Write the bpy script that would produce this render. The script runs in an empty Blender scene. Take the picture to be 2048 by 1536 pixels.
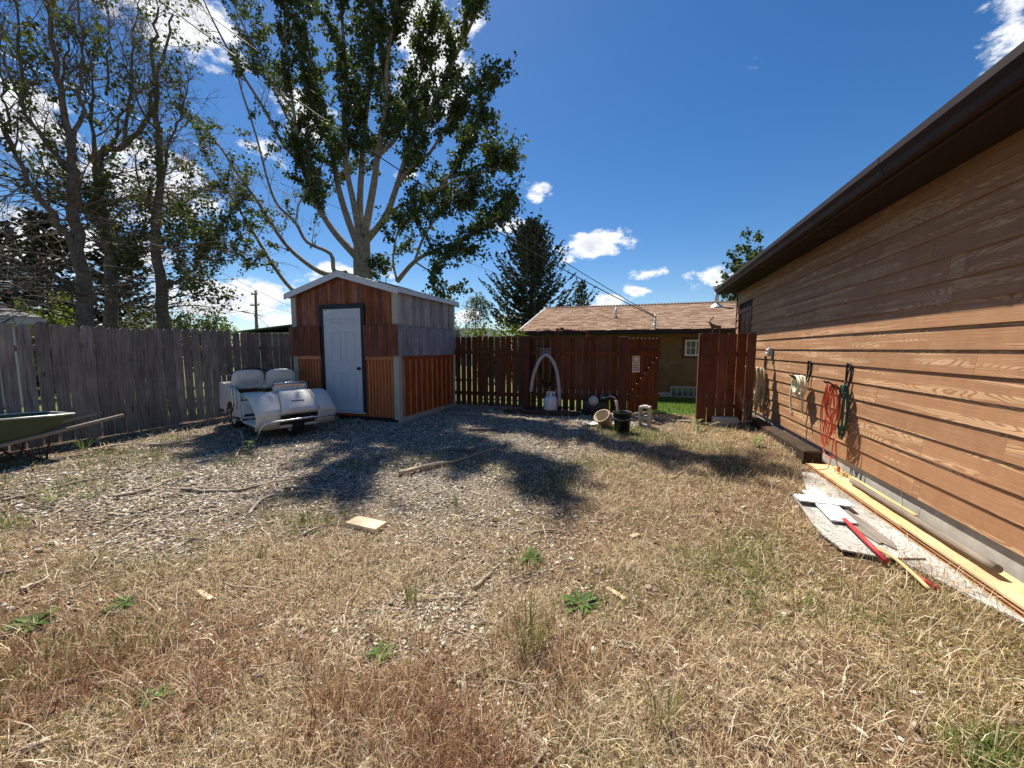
import bpy, bmesh, math, random
import numpy as np
from mathutils import Vector, Matrix

random.seed(7); RNG = np.random.default_rng(7)
sc = bpy.context.scene
col = sc.collection

# ------------------------------------------------------------------ camera
CAM = Vector((0.0, 0.0, 1.45)); FPX = 775.0
PITCH = math.radians(5.161); YAW = math.radians(18.21)      # looking down a little, turned left of the wall line
cd = bpy.data.cameras.new('camera'); cam = bpy.data.objects.new('camera', cd); col.objects.link(cam)
cd.sensor_fit = 'HORIZONTAL'; cd.sensor_width = 36.0; cd.lens = 36.0 * FPX / 2048.0
cd.clip_start = 0.05; cd.clip_end = 3000.0
cam.location = CAM; cam.rotation_euler = (math.pi / 2 - PITCH, 0, YAW)
sc.camera = cam
_f = Vector((-math.sin(YAW) * math.cos(PITCH), math.cos(YAW) * math.cos(PITCH), -math.sin(PITCH)))
_r = Vector((math.cos(YAW), math.sin(YAW), 0)); _u = _r.cross(_f)
def ray(x, y): return _r * ((x - 1024) / FPX) + _u * ((768 - y) / FPX) + _f
def atg(x, y, z=0.0): v = ray(x, y); return CAM + v * ((z - CAM.z) / v.z)       # surveyed point on a level
def aty(x, y, Y): v = ray(x, y); return CAM + v * (Y / v.y)                     # ... on a plane across the yard
def atx(x, y, X): v = ray(x, y); return CAM + v * (X / v.x)                     # ... on a plane along the yard
def project(p):                                                                 # numpy (n,3) -> pixel x, y, depth
    d = np.asarray(p, float) - np.array(CAM)
    dep = d @ np.array(_f)
    s = np.where(np.abs(dep) < 1e-3, 1e-3, dep)
    return 1024 + FPX * (d @ np.array(_r)) / s, 768 - FPX * (d @ np.array(_u)) / s, dep

# ------------------------------------------------------------------ sun, sky, exposure
SUN = Vector((-1.0, 1.2, 2.4)).normalized()
sd = bpy.data.lights.new('sun', 'SUN'); so = bpy.data.objects.new('sun', sd); col.objects.link(so)
sd.energy = 5.0; sd.angle = math.radians(0.53); sd.color = (1.0, 0.93, 0.82)
so.rotation_euler = (-SUN).to_track_quat('-Z', 'Y').to_euler()
so.location = SUN * 60

w = bpy.data.worlds.new('World'); sc.world = w; w.use_nodes = True
wt = w.node_tree; wt.nodes.clear()
def WN(t, **k):
    n = wt.nodes.new(t)
    for a, b in k.items(): setattr(n, a, b)
    return n
sky = WN('ShaderNodeTexSky', sky_type='NISHITA'); sky.sun_disc = False
sky.sun_elevation = math.asin(SUN.z); sky.sun_rotation = math.atan2(SUN.x, SUN.y)
sky.air_density = 1.0; sky.dust_density = 0.35; sky.ozone_density = 2.2; sky.altitude = 900
hs = WN('ShaderNodeHueSaturation'); hs.inputs['Saturation'].default_value = 1.32; hs.inputs['Value'].default_value = 1.0; hs.inputs['Hue'].default_value = 0.503
wt.links.new(sky.outputs[0], hs.inputs['Color'])
tc = WN('ShaderNodeTexCoord')
def vdot(vec):
    n = WN('ShaderNodeVectorMath', operation='DOT_PRODUCT'); wt.links.new(tc.outputs['Generated'], n.inputs[0]); n.inputs[1].default_value = vec
    return n.outputs['Value']
def wm(op, a, b=None, c=None, clamp=False):
    n = WN('ShaderNodeMath', operation=op); n.use_clamp = clamp
    for i, v in enumerate((a, b, c)):
        if v is None: continue
        if isinstance(v, (int, float)): n.inputs[i].default_value = v
        else: wt.links.new(v, n.inputs[i])
    return n.outputs[0]
# fair-weather clouds, each a bank at its own bearing and height over the horizon: (px, py, half width, half height, strength)
CLOUDS = [(350, 40, 140, 75, 1.1), (40, 240, 110, 70, 1.2), (865, 90, 95, 150, 1.15), 
          (620, 240, 70, 50, .8), (545, 310, 45, 32, .9), (1070, 378, 36, 24, .95), (1012, 454, 42, 20, .95), (1186, 492, 72, 30, 1.25), 
          (1138, 520, 22, 14, .9), (1300, 547, 40, 15, 1.0), (1424, 553, 56, 26, 1.25), (1272, 582, 34, 13, 1.05), (1222, 600, 48, 19, 1.2), 
          (470, 600, 140, 48, 1.5), (560, 640, 120, 20, 1.0), (120, 490, 180, 70, 1.4), (930, 630, 50, 20, .9), (1040, 640, 140, 14, .8),
          (2020, 60, 60, 90, 1.1), (280, 370, 140, 90, 1.2), (690, 545, 90, 26, .85)]
field = None
for (px, py, rx, ry, s) in CLOUDS:
    d = ray(px, py); L = d.length; d.normalize()
    e1 = Vector((-d.y, d.x, 0)).normalized() * -1; e2 = e1.cross(d)
    k = FPX * L
    cosv = d.dot(_f)
    sx, sy = rx / k, ry / k
    c = WN('ShaderNodeCombineXYZ')
    wt.links.new(vdot(e1 / sx), c.inputs[0]); wt.links.new(vdot(e2 / sy), c.inputs[1])
    wt.links.new(wm('MULTIPLY_ADD', vdot(d), 3.0, -3.0), c.inputs[2])
    ln = WN('ShaderNodeVectorMath', operation='LENGTH'); wt.links.new(c.outputs[0], ln.inputs[0])
    v = wm('MULTIPLY_ADD', ln.outputs['Value'], -0.75 * s, 0.75 * s)
    field = v if field is None else wm('MAXIMUM', field, v)
def wnoise(scale, detail, rough, dist=0.0, zs=1.0):
    m = WN('ShaderNodeMapping'); m.inputs['Scale'].default_value = (1, 1, zs); wt.links.new(tc.outputs['Generated'], m.inputs[0])
    n = WN('ShaderNodeTexNoise'); n.inputs['Scale'].default_value = scale; n.inputs['Detail'].default_value = detail
    n.inputs['Roughness'].default_value = rough; n.inputs['Distortion'].default_value = dist; wt.links.new(m.outputs[0], n.inputs['Vector'])
    return n.outputs['Fac']
n1 = wnoise(15, 6.5, 0.64, 0.0, 1.7); n2 = wnoise(4.0, 1, 0.5, 0.0, 2.2)
field = wm('MAXIMUM', field, wm('MULTIPLY_ADD', n2, 4.2, -2.95))              # banks added over the unseen sky, amount raised to whiten the fill light
dens = wm('ADD', field, wm('MULTIPLY_ADD', n1, 2.6, -1.42))
mr = WN('ShaderNodeMapRange', interpolation_type='SMOOTHSTEP'); mr.inputs['From Min'].default_value = -0.05; mr.inputs['From Max'].default_value = 0.42
wt.links.new(dens, mr.inputs['Value'])
gr = WN('ShaderNodeMapRange'); gr.inputs['From Min'].default_value = 0.35; gr.inputs['From Max'].default_value = 1.0
n3 = wnoise(9, 2.5, 0.6, 0.0, 2.0)
wt.links.new(wm('MULTIPLY', dens, wm('MULTIPLY_ADD', n3, 2.0, -0.1)), gr.inputs['Value'])
cc = WN('ShaderNodeMix', data_type='RGBA'); cc.inputs[6].default_value = (9.5, 9.6, 9.8, 1); cc.inputs[7].default_value = (5.6, 6.0, 6.9, 1)
wt.links.new(gr.outputs[0], cc.inputs[0])
mk = mr.outputs[0]
mx = WN('ShaderNodeMix', data_type='RGBA'); wt.links.new(mk, mx.inputs[0]); wt.links.new(hs.outputs[0], mx.inputs[6]); wt.links.new(cc.outputs[2], mx.inputs[7])
bg = WN('ShaderNodeBackground'); bg.inputs['Strength'].default_value = 0.066
wt.links.new(mx.outputs[2], bg.inputs['Color'])
wo = WN('ShaderNodeOutputWorld'); wt.links.new(bg.outputs[0], wo.inputs['Surface'])

w.cycles.sampling_method = 'MANUAL'; w.cycles.sample_map_resolution = 128
vs = sc.view_settings; vs.view_transform = 'Standard'; vs.look = 'None'; vs.exposure = 0.82; vs.gamma = 1.0; vs.use_curve_mapping = False
sc.render.engine = 'CYCLES'
sc.cycles.max_bounces = 6; sc.cycles.diffuse_bounces = 2; sc.cycles.transparent_max_bounces = 8

# ================================================================== helpers
WORLD = set()
def tag(o, label=None, cat=None, group=None, kind=None):
    if label: o['label'] = label
    if cat: o['category'] = cat
    if group: o['group'] = group
    if kind: o['kind'] = kind
    return o
def thing(name, label, cat, loc=(0, 0, 0), rotz=None, group=None):
    """An Empty at a thing's base; with rotz its parts are given in its own axes, else in yard coordinates."""
    o = bpy.data.objects.new(name, None); o.empty_display_size = 0.2; col.objects.link(o); o.location = loc
    if rotz is None: WORLD.add(o)
    else: o.rotation_euler = (0, 0, rotz)
    return tag(o, label, cat, group)
def link(o, parent=None):
    col.objects.link(o)
    if parent is not None:
        o.parent = parent
        if parent in WORLD: o.matrix_parent_inverse = Matrix.Translation(-parent.location)
    return o

class MB:
    def __init__(s): s.v = []; s.f = []; s.sm = []
    def add(s, vs, fs, smooth=False):
        n = len(s.v); s.v += [tuple(v) for v in vs]; s.f += [tuple(i + n for i in f) for f in fs]; s.sm += [smooth] * len(fs); return s
    def box(s, x0, x1, y0, y1, z0, z1):
        return s.add([(x0,y0,z0),(x1,y0,z0),(x1,y1,z0),(x0,y1,z0),(x0,y0,z1),(x1,y0,z1),(x1,y1,z1),(x0,y1,z1)],
                     [(0,3,2,1),(4,5,6,7),(0,1,5,4),(1,2,6,5),(2,3,7,6),(3,0,4,7)])
    def bbox(s, x0, x1, y0, y1, z0, z1, b=0.006):
        """box with chamfered edges"""
        vs = []
        X, Y, Z = (x0, x1), (y0, y1), (z0, z1)
        idx = {}
        for i in (0, 1):
            for j in (0, 1):
                for k in (0, 1):
                    sx, sy, sz = (1, -1)[i], (1, -1)[j], (1, -1)[k]
                    for a in range(3):
                        o = [b, b, b]; o[a] = 0
                        idx[(i, j, k, a)] = len(vs); vs.append((X[i] + sx * o[0], Y[j] + sy * o[1], Z[k] + sz * o[2]))
        fs = []
        for a in range(3):
            for h in (0, 1):
                o = [q for q in range(3) if q != a]
                ring = []
                for (p, q) in ((0, 0), (1, 0), (1, 1), (0, 1)):
                    t = [0, 0, 0]; t[a] = h; t[o[0]] = p; t[o[1]] = q; ring.append(idx[(t[0], t[1], t[2], a)])
                fs.append(tuple(ring))
        for a in range(3):           # edges along axis a
            o = [q for q in range(3) if q != a]
            for p in (0, 1):
                for q in (0, 1):
                    t0 = [0, 0, 0]; t0[o[0]] = p; t0[o[1]] = q; t1 = list(t0); t1[a] = 1
                    fs.append((idx[(*t0, o[0])], idx[(*t0, o[1])], idx[(*t1, o[1])], idx[(*t1, o[0])]))
        for i in (0, 1):
            for j in (0, 1):
                for k in (0, 1): fs.append(tuple(idx[(i, j, k, a)] for a in range(3)))
        return s.add(vs, fs)
    def prism(s, poly, a, b, axis='y'):
        """polygon (2D) extruded between a and b along an axis; the 2D coordinates are the other two axes in order"""
        n = len(poly)
        def P(q, t): return {'x': (t, q[0], q[1]), 'y': (q[0], t, q[1]), 'z': (q[0], q[1], t)}[axis]
        vs = [P(q, a) for q in poly] + [P(q, b) for q in poly]
        fs = [tuple(range(n))[::-1], tuple(range(n, 2 * n))] + [(i, (i + 1) % n, n + (i + 1) % n, n + i) for i in range(n)]
        return s.add(vs, fs)
    def tube(s, pts, r, n=8, cap=True, smooth=True, squash=1.0):
        pts = [Vector(p) for p in pts]; m = len(pts)
        rs = list(r) if hasattr(r, '__len__') else [r] * m
        vs = []; up = None
        for i, p in enumerate(pts):
            t = (pts[min(i + 1, m - 1)] - pts[max(i - 1, 0)])
            if t.length < 1e-9: t = Vector((0, 0, 1))
            t.normalize()
            if up is None:
                a = Vector((0, 0, 1)) if abs(t.z) < 0.9 else Vector((1, 0, 0)); up = (a - t * a.dot(t)).normalized()
            else:
                up = up - t * up.dot(t)
                up = up.normalized() if up.length > 1e-6 else t.orthogonal().normalized()
            sd_ = t.cross(up)
            for k in range(n):
                an = 2 * math.pi * k / n
                vs.append(p + (up * math.cos(an) + sd_ * math.sin(an) * squash) * rs[i])
        fs = [(i * n + k, i * n + (k + 1) % n, (i + 1) * n + (k + 1) % n, (i + 1) * n + k) for i in range(m - 1) for k in range(n)]
        s.add(vs, fs, smooth)
        if cap:
            b = len(s.v) - len(vs)
            s.f += [tuple(b + k for k in range(n))[::-1], tuple(b + (m - 1) * n + k for k in range(n))]; s.sm += [False, False]
        return s
    def lathe(s, prof, c=(0, 0, 0), n=20, axis='z', smooth=True):
        vs = []; m = len(prof)
        for (r, h) in prof:
            for k in range(n):
                a = 2 * math.pi * k / n; u, v = r * math.cos(a), r * math.sin(a)
                q = {'z': (u, v, h), 'y': (u, h, v), 'x': (h, u, v)}[axis]
                vs.append((c[0] + q[0], c[1] + q[1], c[2] + q[2]))
        fs = [(i * n + k, i * n + (k + 1) % n, (i + 1) * n + (k + 1) % n, (i + 1) * n + k) for i in range(m - 1) for k in range(n)]
        return s.add(vs, fs, smooth)
    def grid(s, P, smooth=True):
        """P[i][j] points"""
        m, n = len(P), len(P[0]); vs = [p for row in P for p in row]
        return s.add(vs, [(i * n + j, i * n + j + 1, (i + 1) * n + j + 1, (i + 1) * n + j) for i in range(m - 1) for j in range(n - 1)], smooth)
    def xf(s, M):
        s.v = [tuple(M @ Vector(v)) for v in s.v]; return s
    def mesh(s, name, mat=None):
        me = bpy.data.meshes.new(name); me.from_pydata(s.v, [], s.f)
        if any(s.sm): me.polygons.foreach_set('use_smooth', s.sm)
        if mat: me.materials.append(mat)
        me.validate(); me.update(); return me
    def build(s, name, mat, parent=None, loc=None, label=None, fix=True):
        me = s.mesh(name, mat)
        if fix:
            bm = bmesh.new(); bm.from_mesh(me); bmesh.ops.recalc_face_normals(bm, faces=bm.faces); bm.to_mesh(me); bm.free()
        o = bpy.data.objects.new(name, me)
        if loc is not None: o.location = loc
        link(o, parent)
        if label: o['label'] = label
        return o
def place(me, name, parent, loc, rot=(0, 0, 0), scale=(1, 1, 1)):
    o = bpy.data.objects.new(name, me); o.location = loc; o.rotation_euler = rot; o.scale = scale
    return link(o, parent)
def solidify(o, t, off=-1):
    m = o.modifiers.new('t', 'SOLIDIFY'); m.thickness = t; m.offset = off; return o
def raw(name, V, F, mat, parent=None, colr=None, smooth=False):
    """fast numpy mesh; F is a list of (k, array) with k = verts per face"""
    me = bpy.data.meshes.new(name)
    V = np.asarray(V, np.float32); me.vertices.add(len(V)); me.vertices.foreach_set('co', V.ravel())
    loops = np.concatenate([f.ravel() for f in F]).astype(np.int32)
    tot = np.concatenate([np.full(len(f), f.shape[1], np.int32) for f in F])
    st = np.concatenate([[0], np.cumsum(tot)[:-1]]).astype(np.int32)
    me.loops.add(len(loops)); me.loops.foreach_set('vertex_index', loops)
    me.polygons.add(len(tot)); me.polygons.foreach_set('loop_start', st); me.polygons.foreach_set('loop_total', tot)
    if smooth: me.polygons.foreach_set('use_smooth', np.ones(len(tot), bool))
    me.update(calc_edges=True)
    if colr is not None:
        a = me.color_attributes.new('col', 'FLOAT_COLOR', 'POINT')
        c = np.ones((len(V), 4), np.float32); c[:, :3] = colr; a.data.foreach_set('color', c.ravel())
    me.materials.append(mat)
    o = bpy.data.objects.new(name, me)
    return link(o, parent)

def _hash(ix, iy, seed):
    h = (ix.astype(np.int64) * 374761393 + iy.astype(np.int64) * 668265263 + seed * 1442695041) & 0x7fffffff
    h = ((h ^ (h >> 13)) * 1274126177) & 0x7fffffff
    return ((h ^ (h >> 16)) & 0xffff) / 65535.0
def vnoise(x, y, s=1.0, seed=0, oct=1):
    x = np.asarray(x, float); y = np.asarray(y, float); t = 0.0; a = 1.0; n = 0.0
    for o in range(oct):
        X = x * s; Y = y * s; ix = np.floor(X); iy = np.floor(Y); fx = X - ix; fy = Y - iy
        fx = fx * fx * (3 - 2 * fx); fy = fy * fy * (3 - 2 * fy)
        v = (_hash(ix, iy, seed) * (1 - fx) + _hash(ix + 1, iy, seed) * fx) * (1 - fy) + (_hash(ix, iy + 1, seed) * (1 - fx) + _hash(ix + 1, iy + 1, seed) * fx) * fy
        t = t + v * a; n += a; a *= 0.5; s *= 2.03; seed += 17
    return t / n
def sst(a, b, x):
    t = np.clip((np.asarray(x, float) - a) / (b - a), 0, 1); return t * t * (3 - 2 * t)

# ================================================================== materials
def newmat(name):
    m = bpy.data.materials.new(name); m.use_nodes = True
    return m, m.node_tree, m.node_tree.nodes['Principled BSDF']
def nn(nt, t, **k):
    n = nt.nodes.new(t)
    for a, b in k.items(): setattr(n, a, b)
    return n
def ramp(nt, src, stops):
    r = nn(nt, 'ShaderNodeValToRGB'); e = r.color_ramp.elements
    while len(e) < len(stops): e.new(0.5)
    for i, (p, c) in enumerate(stops): e[i].position = p; e[i].color = (*c, 1)
    nt.links.new(src, r.inputs[0]); return r.outputs[0]
def mth(nt, op, a, b=None, c=None, clamp=False):
    n = nn(nt, 'ShaderNodeMath', operation=op); n.use_clamp = clamp
    for i, v in enumerate((a, b, c)):
        if v is None: continue
        if isinstance(v, (int, float)): n.inputs[i].default_value = v
        else: nt.links.new(v, n.inputs[i])
    return n.outputs[0]
def mixc(nt, f, a, b, mode='MIX'):
    n = nn(nt, 'ShaderNodeMix', data_type='RGBA', blend_type=mode)
    for i, v in ((0, f), (6, a), (7, b)):
        if isinstance(v, (int, float)): n.inputs[i].default_value = v
        elif isinstance(v, tuple): n.inputs[i].default_value = (*v, 1)
        else: nt.links.new(v, n.inputs[i])
    return n.outputs[2]
def coords(nt, scale=(1, 1, 1), rnd=True):
    t = nn(nt, 'ShaderNodeTexCoord'); src = t.outputs['Object']; oi = nn(nt, 'ShaderNodeObjectInfo')
    if rnd:
        v = nn(nt, 'ShaderNodeVectorMath', operation='MULTIPLY_ADD')
        c = nn(nt, 'ShaderNodeCombineXYZ')
        for i, k in enumerate((37.1, 91.7, 53.3)): nt.links.new(mth(nt, 'MULTIPLY', oi.outputs['Random'], k), c.inputs[i])
        v2 = nn(nt, 'ShaderNodeVectorMath', operation='ADD'); nt.links.new(src, v2.inputs[0]); nt.links.new(c.outputs[0], v2.inputs[1]); src = v2.outputs[0]
    m = nn(nt, 'ShaderNodeMapping'); m.inputs['Scale'].default_value = scale; nt.links.new(src, m.inputs[0])
    return m.outputs[0], oi.outputs['Random'], src
def noise(nt, vec, scale, detail=4, rough=0.55, dist=0.0):
    n = nn(nt, 'ShaderNodeTexNoise'); n.inputs['Scale'].default_value = scale; n.inputs['Detail'].default_value = detail
    n.inputs['Roughness'].default_value = rough; n.inputs['Distortion'].default_value = dist; nt.links.new(vec, n.inputs['Vector']); return n.outputs['Fac']
def bump(nt, h, bs, strength=0.4, dist=0.01):
    b = nn(nt, 'ShaderNodeBump'); b.inputs['Strength'].default_value = strength; b.inputs['Distance'].default_value = dist
    nt.links.new(h, b.inputs['Height']); nt.links.new(b.outputs[0], bs.inputs['Normal'])
def sc3(c, k): return tuple(min(1.0, x * k) for x in c)

def wood(name, base, axis='z', var=0.25, dark=0.55, light=1.35, rough=0.8, knots=0.6, hue=None, fine=1.0, spec=0.25):
    m, nt, bs = newmat(name)
    k = {'x': (1.2, 22, 22), 'y': (22, 1.2, 22), 'z': (22, 22, 1.2)}[axis]
    vec, rnd, src = coords(nt, tuple(q * fine for q in k))
    g = noise(nt, vec, 2.2, 6, 0.62, 0.35)
    c = ramp(nt, g, [(0.28, sc3(base, dark)), (0.5, base), (0.74, sc3(base, light))])
    big = noise(nt, src, 2.3, 3, 0.6)
    c = mixc(nt, 0.7, c, ramp(nt, big, [(0.3, (0.62, 0.6, 0.58)), (0.7, (1.22, 1.2, 1.18))]), 'MULTIPLY')
    if knots:
        kk = {'x': (3.0, 9, 9), 'y': (9, 3.0, 9), 'z': (9, 9, 3.0)}[axis]
        mp = nn(nt, 'ShaderNodeMapping'); mp.inputs['Scale'].default_value = kk; nt.links.new(src, mp.inputs[0])
        vo = nn(nt, 'ShaderNodeTexVoronoi'); vo.inputs['Scale'].default_value = 0.75; nt.links.new(mp.outputs[0], vo.inputs['Vector'])
        f = mth(nt, 'MULTIPLY', ramp(nt, vo.outputs['Distance'], [(0.05, (1, 1, 1)), (0.14, (0, 0, 0))]), knots)
        c = mixc(nt, f, c, sc3(base, 0.22))
    hsv = nn(nt, 'ShaderNodeHueSaturation'); nt.links.new(c, hsv.inputs['Color'])
    nt.links.new(mth(nt, 'MULTIPLY_ADD', rnd, 2 * var, 1 - var), hsv.inputs['Value'])
    r2 = mth(nt, 'FRACT', mth(nt, 'MULTIPLY', rnd, 7.31))
    nt.links.new(mth(nt, 'MULTIPLY_ADD', r2, 0.2, 0.88), hsv.inputs['Saturation'])
    nt.links.new(mth(nt, 'MULTIPLY_ADD', mth(nt, 'FRACT', mth(nt, 'MULTIPLY', rnd, 3.77)), 0.008, 0.496), hsv.inputs['Hue'])
    nt.links.new(hsv.outputs[0], bs.inputs['Base Color'])
    bs.inputs['Roughness'].default_value = rough; bs.inputs['Specular IOR Level'].default_value = spec
    bump(nt, g, bs, 0.5, 0.004)
    return m
def paint(name, c, rough=0.5, metal=0.0, dirt=0.25, scale=6.0, spec=0.5, dirtc=None, bmp=0.0, coat=0.0):
    m, nt, bs = newmat(name)
    vec, rnd, src = coords(nt, (1, 1, 1), rnd=True)
    n1_ = noise(nt, src, scale, 6, 0.65); n2_ = noise(nt, src, scale * 6, 4, 0.6)
    dc = dirtc or sc3(c, 0.45)
    f = mth(nt, 'MULTIPLY', mth(nt, 'ADD', mth(nt, 'MULTIPLY_ADD', n1_, 3.0, -1.35, clamp=True), mth(nt, 'MULTIPLY_ADD', n2_, 1.6, -0.9, clamp=True)), dirt, clamp=True)
    nt.links.new(mixc(nt, f, c, dc), bs.inputs['Base Color'])
    bs.inputs['Metallic'].default_value = metal; bs.inputs['Specular IOR Level'].default_value = spec
    nt.links.new(mth(nt, 'MULTIPLY_ADD', n1_, 0.3, rough - 0.12), bs.inputs['Roughness'])
    if coat: bs.inputs['Coat Weight'].default_value = coat
    if bmp: bump(nt, n2_, bs, bmp, 0.004)
    return m
def rough_mat(name, c1, c2, scale, rough=0.9, bmp=0.5, dist=0.01, detail=7, c3=None):
    m, nt, bs = newmat(name); vec, rnd, src = coords(nt)
    n_ = noise(nt, src, scale, detail, 0.68)
    st = [(0.32, c1), (0.68, c2)] if c3 is None else [(0.3, c1), (0.5, c2), (0.7, c3)]
    nt.links.new(ramp(nt, n_, st), bs.inputs['Base Color']); bs.inputs['Roughness'].default_value = rough; bs.inputs['Specular IOR Level'].default_value = 0.2
    bump(nt, n_, bs, bmp, dist); return m
def attr_mat(name, rough=0.9, trans=0.0, spec=0.2, boost=1.0, tint=(1.0, 1.0, 1.0), nvar=0.0):
    """colour from the 'col' attribute (each leaf, blade or stone has its own)"""
    m, nt, bs = newmat(name); a = nn(nt, 'ShaderNodeAttribute'); a.attribute_name = 'col'; c = a.outputs['Color']
    if nvar:
        t = nn(nt, 'ShaderNodeTexCoord'); n_ = noise(nt, t.outputs['Object'], nvar, 3, 0.6)
        c = mixc(nt, 0.8, c, ramp(nt, n_, [(0.3, (0.6, 0.6, 0.6)), (0.7, (1.3, 1.3, 1.3))]), 'MULTIPLY')
    nt.links.new(c, bs.inputs['Base Color']); bs.inputs['Roughness'].default_value = rough; bs.inputs['Specular IOR Level'].default_value = spec
    if trans:
        tr = nn(nt, 'ShaderNodeBsdfTranslucent'); nt.links.new(mixc(nt, 1.0, c, tint, 'MULTIPLY'), tr.inputs['Color'])
        mx_ = nn(nt, 'ShaderNodeMixShader'); mx_.inputs[0].default_value = trans
        out = nt.nodes['Material Output']; nt.links.new(bs.outputs[0], mx_.inputs[1]); nt.links.new(tr.outputs[0], mx_.inputs[2]); nt.links.new(mx_.outputs[0], out.inputs['Surface'])
    return m

def siding_mat(name, base, pale, dark, flat=False, freq=31.0):
    """fibre planks with embossed cathedral grain running along y"""
    m, nt, bs = newmat(name); vec, rnd, src = coords(nt, (1, 1, 1))
    if flat:                          # a sheet lying down: the grain runs along y across x
        sx_ = nn(nt, 'ShaderNodeSeparateXYZ'); nt.links.new(src, sx_.inputs[0]); cx_ = nn(nt, 'ShaderNodeCombineXYZ')
        nt.links.new(sx_.outputs[1], cx_.inputs[1]); nt.links.new(sx_.outputs[0], cx_.inputs[2]); src = cx_.outputs[0]
    mp = nn(nt, 'ShaderNodeMapping'); mp.inputs['Scale'].default_value = (0.0, 0.62 if not flat else 1.6, 5.6); nt.links.new(src, mp.inputs[0])
    n_ = noise(nt, mp.outputs[0], 1.1, 2, 0.42, 0.25)
    ph = mth(nt, 'FRACT', mth(nt, 'MULTIPLY', n_, freq))
    line = ramp(nt, ph, [(0.0, (0, 0, 0)), (0.2, (0.0, 0.0, 0.0)), (0.34, (1, 1, 1)), (0.84, (0.85, 0.85, 0.85)), (1.0, (0, 0, 0))])
    mp2 = nn(nt, 'ShaderNodeMapping'); mp2.inputs['Scale'].default_value = (0.0, 1.3, 190); nt.links.new(src, mp2.inputs[0])
    st = noise(nt, mp2.outputs[0], 1.0, 3, 0.6, 0.15)
    mp3 = nn(nt, 'ShaderNodeMapping'); mp3.inputs['Scale'].default_value = (0.0, 0.55, 13.0) if not flat else (0.0, 1.2, 5.0); nt.links.new(src, mp3.inputs[0])
    zone = ramp(nt, noise(nt, mp3.outputs[0], 1.0, 2, 0.5), [(0.50, (0, 0, 0)), (0.58, (1, 1, 1))] if not flat else [(0.36, (0, 0, 0)), (0.46, (1, 1, 1))])
    f1 = mth(nt, 'MULTIPLY', line, mth(nt, 'MULTIPLY_ADD', zone, 0.92 if not flat else 0.9, 0.03))
    f2 = mth(nt, 'MULTIPLY', ramp(nt, st, [(0.47, (0, 0, 0)), (0.56, (1, 1, 1))]), mth(nt, 'MULTIPLY_ADD', zone, -0.16, 0.20))
    f = mth(nt, 'MAXIMUM', f1, f2)
    wear = noise(nt, src, 2.0, 5, 0.6)
    c = mixc(nt, mth(nt, 'MULTIPLY', f, mth(nt, 'MULTIPLY_ADD', wear, 1.1, 0.1, clamp=True)), mixc(nt, mth(nt, 'MULTIPLY_ADD', wear, 2.0, -0.6, clamp=True), dark, base), pale)
    mp4 = nn(nt, 'ShaderNodeMapping'); mp4.inputs['Scale'].default_value = (0.0, 7, 4); nt.links.new(src, mp4.inputs[0])
    c = mixc(nt, 0.6, c, ramp(nt, noise(nt, mp4.outputs[0], 1.0, 5, 0.7), [(0.3, (0.78, 0.76, 0.74)), (0.7, (1.12, 1.1, 1.08))]), 'MULTIPLY')
    hsv = nn(nt, 'ShaderNodeHueSaturation'); nt.links.new(c, hsv.inputs['Color']); nt.links.new(mth(nt, 'MULTIPLY_ADD', rnd, 0.10, 0.95), hsv.inputs['Value'])
    nt.links.new(hsv.outputs[0], bs.inputs['Base Color']); bs.inputs['Roughness'].default_value = 0.62; bs.inputs['Specular IOR Level'].default_value = 0.3
    bump(nt, mth(nt, 'ADD', mth(nt, 'MULTIPLY', f, 1.0), mth(nt, 'MULTIPLY', st, 0.8)), bs, 0.4, 0.004)
    return m

M = {}
M['siding'] = siding_mat('siding', (0.36, 0.185, 0.092), (0.68, 0.46, 0.27), (0.33, 0.165, 0.08))
M['concrete'] = rough_mat('concrete', (0.40, 0.37, 0.32), (0.56, 0.53, 0.47), 9, 0.9, 0.35, 0.006)
M['brown_metal'] = paint('brown_metal', (0.026, 0.013, 0.010), 0.5, 0.0, 0.3, 3, 0.3)
M['brown_soffit'] = paint('brown_soffit', (0.018, 0.009, 0.006), 0.7, 0.0, 0.3, 3, 0.3)
M['trim_red'] = paint('trim_red', (0.10, 0.018, 0.014), 0.5, 0.0, 0.3, 4)
M['dark_roof'] = rough_mat('dark_roof', (0.04, 0.035, 0.03), (0.10, 0.085, 0.07), 30)
M['fence_grey'] = wood('weathered_fence', (0.28, 0.245, 0.21), 'z', 0.24, 0.42, 1.5, 0.88, 0.95)
M['fence_rail'] = wood('weathered_rail', (0.23, 0.20, 0.17), 'y', 0.16, 0.62, 1.3, 0.88, 0.6)
M['cedar_red'] = wood('stained_fence', (0.14, 0.040, 0.016), 'z', 0.2, 0.5, 1.35, 0.75, 0.7)
M['cedar_red_x'] = wood('stained_rail', (0.15, 0.046, 0.018), 'x', 0.15, 0.5, 1.35, 0.75, 0.6)
M['cedar'] = wood('cedar_boards', (0.28, 0.098, 0.046), 'z', 0.32, 0.45, 1.6, 0.7, 0.7)
M['cedar_dark'] = wood('cedar_pickets', (0.22, 0.068, 0.030), 'z', 0.16, 0.55, 1.4, 0.7, 0.7)
M['grey_boards'] = wood('silvered_boards', (0.42, 0.38, 0.33), 'z', 0.34, 0.35, 1.4, 0.85, 0.9)
M['grey_pickets'] = wood('silvered_pickets', (0.33, 0.315, 0.30), 'z', 0.12, 0.6, 1.25, 0.85, 0.8)
M['batten_panel'] = wood('stained_panel', (0.34, 0.085, 0.030), 'z', 0.2, 0.6, 1.35, 0.65, 0.3)
M['batten'] = wood('orange_batten', (0.62, 0.255, 0.105), 'z', 0.12, 0.75, 1.2, 0.65, 0.3)
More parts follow.
